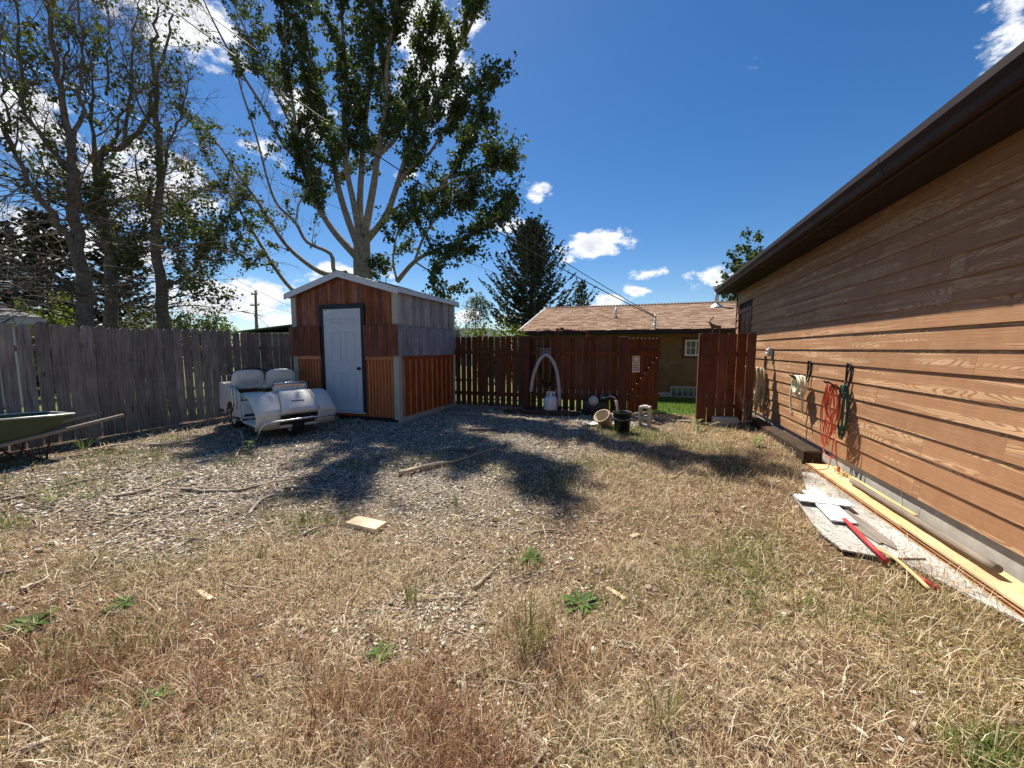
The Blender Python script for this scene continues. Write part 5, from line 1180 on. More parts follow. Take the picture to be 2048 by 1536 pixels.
for s_ in (-1, 1):
    an_ = MB().tube(crom([(-.095, s_ * .008, .215), (-.075, s_ * .03, .25), (-.04, s_ * .045, .28), (-.055, s_ * .04, .31)], 3), [.006] * 8 + [.003] * 2, 5); an_.tube([(-.075, s_ * .03, .25), (-.10, s_ * .035, .275)], .004, 5); an_.tube([(-.05, s_ * .04, .275), (-.07, s_ * .045, .30)], .004, 5); an_.build('antler', M['statue'], deer)
MB().bbox(-.1, .1, -.025, .025, -.006, .003, .001).build('base', M['statue'], deer)
# sign on the gate
sg = thing('gate_sign', 'white rectangular sign with oval emblem and four text lines on gate', 'sign', gate.location + Vector((0, 0, 0)), math.radians(50))
SX_, SZ_ = 0.245, 1.115
MB().bbox(SX_ - .12, SX_ + .12, -.002, .008, SZ_ - .18, SZ_ + .185, .002).build('plate', M['sign_white'], sg)
emb = MB().box(SX_ - .095, SX_ + .095, -.0035, -.0024, SZ_ + .075, SZ_ + .165).build('emblem_field', M['print'], sg)
m_ = MB(); n = 28; m_.add([(SX_ + .093 * math.cos(2 * math.pi * k / n), -.0044, SZ_ + .12 + .046 * math.sin(2 * math.pi * k / n)) for k in range(n)] + [(SX_ + .093 * math.cos(2 * math.pi * k / n), -.0036, SZ_ + .12 + .046 * math.sin(2 * math.pi * k / n)) for k in range(n)], [tuple(range(n)), tuple(range(n, 2 * n))[::-1]] + [(k, (k + 1) % n, n + (k + 1) % n, n + k) for k in range(n)]); m_.build('emblem_oval', M['sign_white'], sg)
for k, tx in enumerate(('The Labor', 'gun owner', 'stopping in', 'my neighbor')):
    cu = bpy.data.curves.new('t', 'FONT'); cu.body = tx; cu.size = .046; cu.align_x = 'CENTER'; cu.extrude = 0.0004; cu.offset = 0.0008; ob = bpy.data.objects.new('t', cu); col.objects.link(ob)
    bpy.context.view_layer.update(); me = bpy.data.meshes.new_from_object(ob); bpy.data.objects.remove(ob); bpy.data.curves.remove(cu); me.materials.append(M['print'])
    o = bpy.data.objects.new('lettering', me); o.location = (SX_, -.0035, SZ_ + .022 - k * .052); o.rotation_euler = (math.pi / 2, 0, 0); o.scale = (.85, 1, 1); link(o, sg)
sg.location = gate.location + Matrix.Rotation(math.radians(50), 4, 'Z') @ Vector((0, 0.0045, 0))

# ================================================================== on the garage wall: outlet, hooks, hoses, cords
ob_ = thing('outlet_box', 'grey weatherproof outlet box on the garage wall', 'outlet', (XW, 8.05, 1.37)); q = atx(1546, 704, XW)
MB().bbox(XW - .07, XW - .011, q.y - .055, q.y + .055, q.z - .07, q.z + .075, .006).build('box', M['grey_plastic'], ob_)
MB().bbox(XW - .085, XW - .071, q.y - .05, q.y + .05, q.z - .05, q.z + .06, .004).build('cover', M['galv'], ob_)
for dz_ in (-.03, .03): MB().lathe([(0, -.025), (.018, -.02), (.018, 0)], (XW - .085, q.y, q.z + dz_), 10, 'x').build('socket_cap', M['galv'], ob_)
def hook(Y, z0, lab):
    h = thing('wall_hook', lab, 'hook', (XW, Y, z0)); xw = XW - .018
    MB().tube(crom([(xw, Y + .05, z0 + .10), (xw, Y + .05, z0 + .26), (xw - .01, Y, z0 + .305), (xw, Y - .05, z0 + .26), (xw - .01, Y - .045, z0 + .08), (xw - .02, Y - .045, z0 + .03), (xw - .06, Y - .045, z0 + .01), (xw - .14, Y - .045, z0 + .05), (xw - .215, Y - .045, z0 + .10)], 4), .0105, 8).build('arm', M['black_plastic'], h)
    MB().tube(crom([(xw, Y + .05, z0 + .10), (xw - .02, Y + .045, z0 + .03), (xw - .06, Y + .045, z0 + .01), (xw - .14, Y + .045, z0 + .05), (xw - .215, Y + .045, z0 + .10)], 4), .0105, 8).build('arm', M['black_plastic'], h)
    return h
hook(5.30, 0.985, 'black steel wall hook holding the orange cord'); hook(6.37, 0.985, 'black steel wall hook holding the cream hose'); hook(8.35, 1.02, 'black steel wall hook holding the tan hose near side fence')
def coil(name, lab, mat, Y, ztop, r, loops, w_, dmin, dmax, seed, xr=(.06, .16), tail=(), cat='hose', yc=0.0):
    rc_ = random.Random(seed); pts = []
    for k in range(loops):
        d = rc_.uniform(dmin, dmax); ww = w_ * rc_.uniform(.75, 1.15); x_ = XW - rc_.uniform(*xr); yo = yc + rc_.uniform(-.02, .02); tilt = rc_.uniform(-.5, .5)
        for j in range(16):
            a = 2 * math.pi * j / 16; s_ = math.sin(a); c_ = math.cos(a)
            prof_ = (1 - c_) / 2; wy = ww * s_ * (0.75 + 0.5 * math.sin(prof_ * math.pi))
            pts.append(Vector((x_ + .012 * s_ * tilt + rc_.uniform(-.003, .003) , Y + yo + wy, ztop - d * prof_ - .0 + rc_.uniform(-.004, .004))))
    path = crom(pts + [Vector(t) for t in tail], 2)
    path = [Vector((min(p.x, XW - .012 - r), p.y, p.z)) for p in path]
    return tag(MB().tube(path, r, 7).build(name, mat), lab, cat)
ho = lambda x, y, d=.1: tuple(atx(x, y, XW - d))
coil('garden_hose', 'cream hose coiled on the middle wall hook', M['hose_cream'], 6.37, 1.075, .0135, 7, .085, .22, .30, 1, (.09, .17), [(XW - .12, 6.5, 1.05), (XW - .16, 6.55, .85), (XW - .16, 6.52, .6), (XW - .15, 6.46, .50)])
tag(MB().tube([(XW - .10, 6.30, .80), (XW - .10, 6.29, .68), (XW - .10, 6.285, .57)], [.0135, .0135, .017], 8).build('hose_end', M['hose_cream']), 'straight cream hose end with dark fitting below the coil', 'hose')
coil('garden_hose', 'tan hose hanging in long loops on the far wall hook', M['hose_tan'], 8.33, 1.10, .017, 9, .11, .45, .85, 2, (.05, .17), [(XW - .13, 8.5, .95), (XW - .22, 8.62, .62), (XW - .22, 8.55, .42), (XW - .16, 8.35, .50), (XW - .14, 8.42, .75), (XW - .12, 8.4, .4), (XW - .14, 8.34, .12), (XW - .1, 8.15, .10)])
coil('extension_cord', 'orange extension cord looped on the nearest wall hook', M['cord_orange'], 5.30, 1.055, .0055, 10, .10, .34, .76, 3, (.12, .21), [(XW - .17, 5.36, .8), (XW - .17, 5.42, .4), (XW - .18, 5.30, .22), (XW - .16, 5.1, .28), (XW - .16, 5.17, .5), (XW - .16, 5.2, .30), (XW - .20, 5.16, .115), (XW - .30, 5.13, .10)], 'cord')
tag(MB().tube(crom([(XW - .15, 5.22, .62), (XW - .15, 5.16, .40), (XW - .155, 5.10, .22), (XW - .14, 5.07, .14)], 4), .0055, 7).lathe([(0, -.03), (.012, -.025), (.014, .02), (.006, .035)], (XW - .14, 5.07, .13), 8).build('extension_cord', M['cord_orange']), 'loose orange cord end with plug touching the lumber', 'cord')
coil('extension_cord', 'dark green cord bundle behind the orange cord', M['cord_green'], 5.27, 1.05, .0058, 9, .05, .42, .64, 4, (.035, .10), [], 'cord', -.03)
# railroad tie, lumber stack, plywood, pole, cross
tie = MB().bbox(-.1, .1, -1.38, 1.38, 0, .19, .02); 
bm = bmesh.new(); me = tie.mesh('railroad_tie', M['tie']); bm.from_mesh(me); bmesh.ops.recalc_face_normals(bm, faces=bm.faces); bmesh.ops.subdivide_edges(bm, edges=[e for e in bm.edges if e.calc_length() > .5], cuts=40, use_grid_fill=True)
for v in bm.verts: v.co += Vector((random.gauss(0, .004), 0, random.gauss(0, .004)))
bm.to_mesh(me); bm.free(); o = bpy.data.objects.new('railroad_tie', me); o.location = (2.06, 7.02, .0); o.rotation_euler = (0, 0, math.radians(1)); link(o); tag(o, 'dark weathered railroad tie lying along the garage foundation', 'railroad tie')
ls = 0.0; rl = random.Random(4)
for k in range(5):
    t = .0105; o = MB().bbox(1.985 + rl.uniform(-.012, .012), 2.20 + rl.uniform(-.01, .01), 1.4 + rl.uniform(-.05, .05), 5.55 + rl.uniform(-.04, .02), ls + .004, ls + .004 + t, .002).build('siding_board', M['lumber'] if k == 4 else M['lumber_edge'])
    tag(o, ('brown board at the very bottom of the stack by the foundation', 'brown board second from bottom of the stack by the foundation', 'brown board in the middle of the stack by the foundation', 'brown board just under the pale top of the stack', 'pale new board on top of the stack along the foundation')[k], 'board', 'boards stacked along the foundation'); ls += t + .0015
LT = ls + .004
tag(MB().bbox(2.17, 2.205, 3.95, 5.35, LT + .002, LT + .032, .003).build('pale_stick', M['lumber']), 'slim pale batten on the lumber stack against the foundation', 'batten')
tag(MB().bbox(1.978, 2.06, 1.6, 3.75, LT + .001, LT + .02, .002).build('siding_board', M['lumber']), 'shorter pale board lying on the front of the stack', 'board')
pl = MB().tube(crom([(2.11, 4.78, LT + .035), (2.105, 4.2, LT + .04), (2.105, 3.6, LT + .045), (2.10, 3.05, LT + .055)], 6), [.026 + .002 * math.sin(i * 1.9) for i in range(19)], 12); tag(pl.build('round_pole', M['pole_wood']), 'grey knotty round pole resting on the lumber stack', 'pole')
def sheet(name, poly, z0, z1, mat, lab):
    return tag(MB().prism(poly, z0, z1, 'z').build(name, mat), lab, 'plywood')
sheet('plywood_strip', [(1.97, 2.62), (1.965, 5.22), (1.83, 5.24), (1.66, 4.62), (1.67, 3.3), (1.86, 2.85), (1.95, 2.65)], .012, .026, M['plywood'], 'long pale weathered plywood strip beside the lumber stack')
sheet('plywood_sheet', [(1.45, 4.33), (1.72, 4.40), (1.88, 3.26), (1.62, 3.18), (1.40, 3.22), (1.36, 3.5)], .028, .040, M['plywood'], 'curling grey plywood sheet under the white cross')
sheet('plywood_piece', [(1.60, 4.42), (1.74, 4.44), (1.79, 3.42), (1.75, 3.32), (1.71, 3.40), (1.68, 3.38), (1.64, 3.6)], .042, .052, M['fence_rail'], 'narrow grey torn board on top of the plywood')
cr = thing('white_cross', 'white wooden cross on red stake lying on the plywood', 'cross', (1.62, 4.1, .06), math.radians(-3))
MB().bbox(-.085, .085, -.42, .30, .0, .014, .002).build('upright_board', M['white_paint'], cr); MB().bbox(-.20, .20, -.06, .11, .0145, .026, .002).build('cross_board', M['white_paint'], cr)
MB().bbox(-.014, .014, -.419, .36, .0265, .040, .002).build('white_rib', M['white_paint'], cr)
MB().tube([(0, -.42, .03), (.0, -.75, .02), (.01, -1.02, .0)], .015, 6).build('stake', M['red_stake'], cr)
tag(MB().tube([(1.66, 3.05, .045), (1.72, 2.86, .03)], .013, 6).build('red_stake_piece', M['red_stake']), 'short broken red stake tip in the grass below the cross', 'stake')
tag(MB().tube(crom([(1.60, 3.28, .06), (1.64, 3.12, .07), (1.66, 2.95, .05), (1.67, 2.84, .03)], 3), .012, 6).build('pale_stick', M['lumber']), 'pale peeled stick crossing the red stake', 'stick')
# loose wood on the ground
def block(name, px, py, l, w_, h_, rz, mat, lab, cat='wood block', z=None):
    c_ = atg(px, py); zz = float(hz(c_.x, c_.y)) if z is None else z
    o = MB().bbox(-l / 2, l / 2, -w_ / 2, w_ / 2, 0, h_, .004).build(name, mat); o.location = (c_.x, c_.y, zz); o.rotation_euler = (random.uniform(-.03, .03), random.uniform(-.03, .03), rz); return tag(o, lab, cat)
M['lumber_x'] = wood('cut_lumber', (0.66, 0.52, 0.33), 'x', 0.05, 0.7, 1.15, 0.8, 0.5)
M['dark_wood_x'] = wood('dark_scrap', (0.17, 0.13, 0.10), 'x', 0.1, 0.6, 1.3, 0.9, 0.2)
block('lumber_offcut', 733, 1056, .30, .135, .042, math.radians(-3), M['lumber_x'], 'pale sawn lumber offcut on the gravel in the foreground')
block('lumber_offcut', 922, 903, .42, .10, .04, math.radians(6), M['dark_wood_x'], 'grey wood offcut on the gravel beyond the fallen branch')
block('lumber_offcut', 967, 862, .50, .10, .04, math.radians(12), M['dark_wood_x'], 'dark wood offcut in tree shade near the back fence')
block('lumber_offcut', 1030, 836, .42, .07, .03, math.radians(14), M['lumber_x'], 'pale thin board scrap near the propane cylinder')
block('lumber_offcut', 1270, 1069, .09, .04, .02, math.radians(50), M['lumber_x'], 'tiny pale wood chip alone on the dry grass at centre right')
block('lumber_offcut', 1232, 1183, .14, .035, .014, math.radians(-40), M['lumber_x'], 'thin pale wood sliver on dry grass near the leafy rosette')
block('lumber_offcut', 410, 1189, .17, .03, .012, math.radians(-12), M['lumber_x'], 'curved pale bark sliver in the left foreground')
block('lumber_offcut', 1655, 962, .34, .09, .018, math.radians(60), M['dark_wood_x'], 'small grey board scrap by the end of the railroad tie')

# ================================================================== ground cover
def in_view(P, mx=260, my=200):
    x, y, d = project(P); return (d > 0.3) & (x > -mx) & (x < 2048 + mx) & (y < 1536 + my)
def occupied(x, y):
    """footprints kept clear of stones and blades"""
    k = (x > SX0) & (x < SX1 + .04) & (y > SY0) & (y < SY1)
    k |= (x > 1.97); k |= (x < -8.33) | (y > 8.95)
    k |= (x > 1.42) & (x < 1.95) & (y > 3.25) & (y < 4.4)
    return k
def sample(n, dens, ymin=0.25, ymax=8.9, power=1.6):
    """points on the yard, thinner with distance from where one stands"""
    g = RNG; out = []; tot = 0
    while tot < n:
        r = 1.15 + (g.random(n * 2) ** power) * 9.5; a = g.uniform(-1.5, 1.0, n * 2)
        x = r * np.sin(a); y = r * np.cos(a)
        k = (y > ymin) & (y < ymax) & ~occupied(x, y); x, y = x[k], y[k]
        k = g.random(len(x)) < dens(x, y); x, y = x[k], y[k]
        z = hz(x, y); k = in_view(np.stack([x, y, z], 1)); out.append(np.stack([x[k], y[k], z[k]], 1)); tot += k.sum()
    return np.concatenate(out)[:n]
def blades(P, L, W, tilt, C, az=None, bend=0.5, g=RNG):
    n = len(P); az = g.uniform(0, 2 * np.pi, n) if az is None else az
    h = np.stack([np.cos(az), np.sin(az), np.zeros(n)], 1); up = np.array([0, 0, 1.0])
    d0 = h * np.sin(tilt)[:, None] + up * np.cos(tilt)[:, None]; t2 = np.minimum(tilt + bend * g.random(n), 1.62); d1 = h * np.sin(t2)[:, None] + up * np.cos(t2)[:, None]
    s = np.stack([-np.sin(az), np.cos(az), np.zeros(n)], 1); tw = g.normal(size=(n, 1)) * 0.4; s = s + up * tw; s /= np.linalg.norm(s, axis=1)[:, None]
    L = L[:, None]; W = W[:, None]; m = P + d0 * L * 0.55; t = m + d1 * L * 0.45
    V = np.stack([P - s * W / 2, P + s * W / 2, m + s * W * .42, m - s * W * .42, t], 1).reshape(-1, 3)
    i = np.arange(n) * 5
    return V, np.stack([i, i + 1, i + 2, i + 3], 1), np.stack([i + 3, i + 2, i + 4], 1), np.repeat(C, 5, 0)
def pal(n, cols, wts, jit=0.18, g=RNG):
    cols = np.array(cols); k = g.choice(len(cols), n, p=np.array(wts) / np.sum(wts)); return cols[k] * g.uniform(1 - jit, 1 + jit, (n, 1))
STRAW = (0.68, 0.54, 0.335); TAN = (0.52, 0.38, 0.22); BROWN = (0.28, 0.165, 0.08); REDB = (0.29, 0.145, 0.085); PALE = (0.84, 0.74, 0.55); GREY = (0.42, 0.36, 0.27); OLIVE = (0.20, 0.19, 0.06); GRN = (0.12, 0.19, 0.035)
# --- matted dry grass
def d_dry(x, y):
    n = vnoise(x, y, 2.2, 81, 3); d = (1 - 0.90 * g_gravel(x, y)) * (1 - 0.80 * g_chips(x, y)) * (0.15 + 0.85 * sst(0.32, 0.58, n)); return np.clip(d * (1 - 0.5 * g_green(x, y)), 0, 1)
N1 = 235000
P = sample(N1 // 2, d_dry, power=1.25)
ct = sample(N1 // 22, d_dry, power=1.25)                        # rooted tufts: a dozen blades from one foot
tf = np.repeat(ct, 11, 0); toff = RNG.normal(size=(len(tf), 2)) * (.006 + .0022 * np.hypot(tf[:, 0], tf[:, 1]))[:, None]; tf = tf + np.concatenate([toff, np.zeros((len(tf), 1))], 1)
AZ = np.concatenate([RNG.uniform(0, 2 * np.pi, len(P)), np.arctan2(toff[:, 1], toff[:, 0]) + RNG.normal(0, .5, len(tf))]); TL = np.concatenate([np.clip(RNG.normal(1.25, .25, len(P)), .3, 1.54), np.clip(RNG.normal(.75, .35, len(tf)), .05, 1.4)])
P = np.concatenate([P, tf]); P[:, 2] = hz(P[:, 0], P[:, 1])
r = np.hypot(P[:, 0], P[:, 1]); n = len(P); red = g_red(P[:, 0], P[:, 1])
ylw = sst(0.2, 1.6, P[:, 0])
C = pal(n, [STRAW, TAN, BROWN, PALE, GREY, OLIVE, (.13, .085, .045)], [.24, .23, .17, .17, .09, .06, .06], .25)
olv = sst(.52, .68, vnoise(P[:, 0], P[:, 1], 1.3, 88, 3)); m = RNG.random(n) < olv * .4; C[m] = pal(n, [OLIVE, (.27, .23, .09), GRN], [.5, .4, .1])[m]
C = C * (1 - 0.12 * ylw[:, None] * np.array([0, 0.2, .9])) 
R_ = pal(n, [REDB, BROWN, TAN], [.5, .3, .2]); m = RNG.random(n) < red * 0.75; C[m] = R_[m]
V, F4, F3, CC = blades(P, RNG.uniform(.014, .060, n) * (1 + .07 * r), RNG.uniform(.0013, .0028, n) * (0.75 + .22 * r), TL, C, AZ)
o = raw('dry_grass', V, [F4, F3], M['grass'], None, CC); tag(o, 'matted straw-coloured dry grass covering the yard', 'dry grass', kind='stuff')
# --- standing stems: taller straw and reddish cheatgrass
def d_tall(x, y): return np.clip((0.15 + 0.9 * g_red(x, y)) * (1 - .8 * g_gravel(x, y)) * (1 - .6 * g_chips(x, y)) + 0.35 * sst(1.0, 1.7, x) * sst(.45, .6, vnoise(x, y, 1.5, 92, 2)), 0, 1)
P = sample(15000, d_tall, power=1.25); n = len(P); red = g_red(P[:, 0], P[:, 1])
C = pal(n, [STRAW, PALE, TAN, OLIVE], [.4, .25, .25, .1]); R_ = pal(n, [REDB, BROWN, TAN], [.55, .25, .2]); m = RNG.random(n) < red * .9; C[m] = R_[m]
V, F4, F3, CC = blades(P, RNG.uniform(.07, .19, n), RNG.uniform(.0014, .0028, n) * (.8 + .2 * np.hypot(P[:, 0], P[:, 1])), np.clip(RNG.normal(.6, .35, n), 0, 1.35), C, bend=.9)
tag(raw('standing_grass', V, [F4, F3], M['grass'], None, CC), 'thin standing straw and reddish cheatgrass stems', 'dry grass', kind='stuff')
# --- greenish grass: bottom right patch, bucket corner, sprinkled elsewhere
def d_grn(x, y): return np.clip(g_green(x, y) + 0.30 * sst(.6, .75, vnoise(x, y, 1.2, 95, 3)) * (1 - g_gravel(x, y)) + .5 * sst(.9, .3, np.hypot((x + .1) / 1.0, (y - 6.9) / .9)) + .12 * sst(.62, .72, vnoise(x, y, .9, 96, 2)), 0, 1)
P = sample(20000, d_grn, power=1.2); n = len(P)
C = pal(n, [GRN, OLIVE, (0.17, 0.23, 0.05), STRAW], [.4, .3, .2, .1])
V, F4, F3, CC = blades(P, RNG.uniform(.025, .085, n) * (1 + .05 * np.hypot(P[:, 0], P[:, 1])), RNG.uniform(.002, .004, n) * (.8 + .15 * np.hypot(P[:, 0], P[:, 1])), np.clip(RNG.normal(.75, .4, n), 0, 1.45), C, bend=.7)
tag(raw('green_grass', V, [F4, F3], M['grass'], None, CC), 'short green grass sprouting through the dry yard', 'grass', kind='stuff')
# --- lawn beyond the gate
n = 30000; lx_ = RNG.uniform(-1.0, 2.8, n); ly_ = RNG.uniform(9.35, 14.9, n); P = np.stack([lx_, ly_, hz(lx_, ly_) + .004], 1)
V, F4, F3, CC = blades(P, RNG.uniform(.05, .09, n), RNG.uniform(.008, .014, n), np.clip(RNG.normal(.5, .3, n), 0, 1.2), pal(n, [(0.13, 0.23, 0.03), (0.18, 0.29, 0.05), (0.22, 0.30, .07)], [.4, .4, .2]))
tag(raw('lawn_grass', V, [F4, F3], M['grass'], None, CC), 'bright mown lawn beyond the open gate', 'lawn', kind='stuff')
# --- gravel
def stones(P, S, flat, C, elong=1.0, g=RNG):
    n = len(P); a = g.uniform(0, 2 * np.pi, n); tx = g.normal(size=(n, 2)) * .22
    base = np.array([[1, 0, 0], [.35, .9, 0], [-.7, .65, 0], [-.9, -.35, 0], [.1, -1, 0], [.15, .1, 1], [-.2, .05, -1]])
    q = base[None] * np.concatenate([np.ones((n, 1, 2)) * (S * elong)[:, None, None] if False else np.stack([S * elong, S], 1)[:, None, :], (S * flat)[:, None, None]], 2)
    q = q * g.uniform(.65, 1.25, (n, 7, 1)); q[:, 5, :2] += g.normal(size=(n, 2)) * S[:, None] * .25
    c_, s_ = np.cos(a), np.sin(a); x = q[..., 0] * c_[:, None] - q[..., 1] * s_[:, None]; y = q[..., 0] * s_[:, None] + q[..., 1] * c_[:, None]; z = q[..., 2] + x * tx[:, :1] + y * tx[:, 1:]
    V = np.stack([x, y, z], 2) + P[:, None, :]; V[..., 2] += (S * flat * .35)[:, None]
    f = np.array([[i, (i + 1) % 5, 5] for i in range(5)] + [[(i + 1) % 5, i, 6] for i in range(5)])
    F = (np.arange(n)[:, None, None] * 7 + f[None]).reshape(-1, 3)
    return V.reshape(-1, 3), F, np.repeat(C, 7, 0)
def d_grv(x, y): return np.clip(.03 + .13 * sst(1.2, -.2, x) * sst(.5, .35, vnoise(x, y, 2.2, 81, 3)) + g_gravel(x, y) * 1.0 + .16 * g_chips(x, y), 0, 1)
P = sample(80000, d_grv, power=1.05, ymax=8.8); n = len(P); rr_ = np.hypot(P[:, 0], P[:, 1])
C = pal(n, [(.50, .44, .345), (.36, .30, .225), (.63, .57, .46), (.21, .17, .13), (.74, .69, .59), (.40, .295, .195)], [.27, .2, .22, .11, .1, .1], .22)
V, F, CC = stones(P, np.clip(RNG.lognormal(-4.72, .42, n), .004, .030) * (0.75 + .05 * rr_), RNG.uniform(.3, .7, n), C)
tag(raw('gravel', V, [F], M['stone'], None, CC), 'loose angular grey and tan gravel in front of the shed', 'gravel', kind='stuff')
# --- bark chips and twig litter
def d_chp(x, y): return np.clip(.05 + .9 * g_chips(x, y) + .10 * g_gravel(x, y), 0, 1)
P = sample(34000, d_chp, power=1.05, ymax=8.6); n = len(P)
C = pal(n, [(.34, .27, .20), (.22, .165, .12), (.46, .385, .29), (.13, .10, .075), (.60, .53, .42)], [.3, .28, .2, .12, .1], .2)
V, F, CC = stones(P, np.clip(RNG.lognormal(-4.75, .35, n), .004, .022), RNG.uniform(.15, .45, n), C, RNG.uniform(1.6, 5.5, n))
tag(raw('bark_chips', V, [F], M['stone'], None, CC), 'bark chips and leaf litter along the left fence', 'litter', kind='stuff')
tw = MB(); rt = random.Random(55)
cand = sample(700, lambda x, y: np.clip(.06 + .9 * g_chips(x, y) + .45 * g_gravel(x, y), 0, 1), power=1.0, ymax=8.4)
for q in cand:
    a = rt.gauss(0.5, 0.9); L = rt.uniform(.08, .42); p = Vector(q) + Vector((0, 0, .008)); pts = [p]
    for k in range(4):
        a += rt.gauss(0, .22); p = p + Vector((math.cos(a), math.sin(a), rt.uniform(-.02, .05))) * L / 4; p.z = max(p.z, float(hz(p.x, p.y)) + .004); pts.append(p)
    tw.tube(pts, [rt.uniform(.003, .008) * (1 - .15 * k) for k in range(5)], 4, cap=False)
tag(tw.build('twig_litter', M['stick'], fix=False), 'many small dry twigs scattered over the ground', 'twigs', kind='stuff')

# --- larger fallen branches, each its own
def stick(name, pix, r, lab, side=0, seed=0, cat='branch', lift=.012, mat='stick'):
    rg_ = random.Random(seed); pts = []
    for (px, py) in pix:
        c_ = atg(px, py); pts.append(Vector((c_.x, c_.y, float(hz(c_.x, c_.y)) + r + lift * rg_.random())))
    path = crom(pts, 5); path = [p + Vector((rg_.gauss(0, .005), rg_.gauss(0, .005), rg_.gauss(0, .003))) for p in path]
    m = MB().tube(path, [r * (1 - .65 * i / (len(path) - 1)) * rg_.uniform(.88, 1.12) for i in range(len(path))], 7)
    for k in range(side):
        i = rg_.randrange(2, len(path) - 2); t = (path[i + 1] - path[i]).normalized(); d = Vector((t.x * .7 - t.y * rg_.choice((-1, 1)) * .7, t.y * .7 + t.x * .7, .12)); L = rg_.uniform(.08, .3)
        m.tube([path[i], path[i] + d * L * .5, path[i] + d * L + Vector((0, 0, -.01))], [r * .4, r * .3, r * .15], 5)
    return tag(m.build(name, M[mat], fix=False), lab, cat, 'fallen branches on the ground')
ST = [([(798,953),(860,937),(905,930),(950,914),(995,900)], .022, 'long forked branch on sunlit gravel in front of the shed', 4),
      ([(300,893),(350,890),(400,878),(437,866)], .020, 'pale thick branch slanting towards the golf cart wheel', 1),
      ([(0,1003),(60,990),(140,968),(240,950),(310,920)], .012, 'long thin branch across the bark chips at far left', 3),
      ([(365,980),(420,985),(480,982),(540,968),(600,958),(668,945)], .014, 'long curved branch crossing the middle of the chips', 2),
      ([(225,995),(290,985),(330,968),(395,945)], .012, 'dark curved branch between the green tufts at left', 1),
      ([(495,1035),(520,1010),(545,995),(575,992)], .014, 'dark crooked branch on chips left of the lumber offcut', 2),
      ([(570,978),(610,977),(660,982),(698,988)], .012, 'short pale branch on gravel left of the long forked one', 1),
      ([(30,870),(120,880),(200,873),(300,858)], .010, 'thin branch in the shade under the fence', 2),
      ([(185,902),(230,893),(280,890),(320,893)], .010, 'thin pale branch near the upright weed by the fence', 1),
      ([(0,1157),(25,1152),(48,1143)], .012, 'short pale stick at the left picture edge', 0),
      ([(40,1190),(75,1175),(104,1160)], .012, 'straight pale stick in the left foreground grass', 0),
      ([(945,1180),(970,1160),(985,1145)], .013, 'dark stub of branch in the gravel patch at centre', 1),
      ([(1070,890),(1100,880),(1135,890)], .009, 'thin branch in the tree shadow near the bucket', 1),
      ([(1345,958),(1362,948),(1384,932)], .010, 'thin grey stick on dry grass at the centre right', 0),
      ([(1060,1065),(1100,1060),(1150,1066)], .008, 'thin straw-like twig right of the lumber offcut', 0),
      ([(600,1075),(640,1062),(690,1050)], .010, 'thin twig pointing at the lumber offcut', 1),
      ([(482,868),(487,885),(478,905),(470,920)], .018, 'pale forked branch leaning beside the golf cart bumper', 2),
      ([(1100,800),(1120,815),(1150,830),(1190,838),(1230,838)], .010, 'pale dry branch lying in front of the propane cylinder', 3),
      ([(1000,818),(1030,825),(1065,823),(1085,815)], .008, 'thin pale branch left of the propane cylinder', 1),
      ([(1375,1330),(1362,1345),(1372,1360),(1385,1390)], .006, 'thin bleached twig on dry grass at lower right', 0)]
for i, (pix, r, lab, sd_) in enumerate(ST): stick('fallen_branch', pix, r * 1.25, lab, sd_, 500 + i)

# --- weeds and tufts, each its own
def tuft(px, py, h, n, rad, lab, cols=(GRN, OLIVE, (0.20, 0.27, 0.06)), tilt=.3, w_=.004, cat='grass tuft', name='grass_tuft', seed=0, group='green grass tufts'):
    g = np.random.default_rng(seed + int(px * 7 + py)); c_ = atg(px, py); a = g.uniform(0, 6.283, n); q = np.sqrt(g.random(n)) * rad
    P = np.stack([c_.x + q * np.cos(a), c_.y + q * np.sin(a), np.zeros(n)], 1); P[:, 2] = hz(P[:, 0], P[:, 1]) - .004
    V, F4, F3, CC = blades(P, g.uniform(.45, 1.0, n) * h, g.uniform(.6, 1.2, n) * w_, np.clip(np.abs(g.normal(tilt, .22, n)), 0, 1.3), pal(n, list(cols), [1] * len(cols), .2, g), a + g.normal(0, .6, n), .7, g)
    V -= np.array([c_.x, c_.y, float(hz(c_.x, c_.y))], np.float32)
    o = raw(name, V, [F4, F3], M['grass'], None, CC); o.location = (c_.x, c_.y, float(hz(c_.x, c_.y))); return tag(o, lab, cat, group)
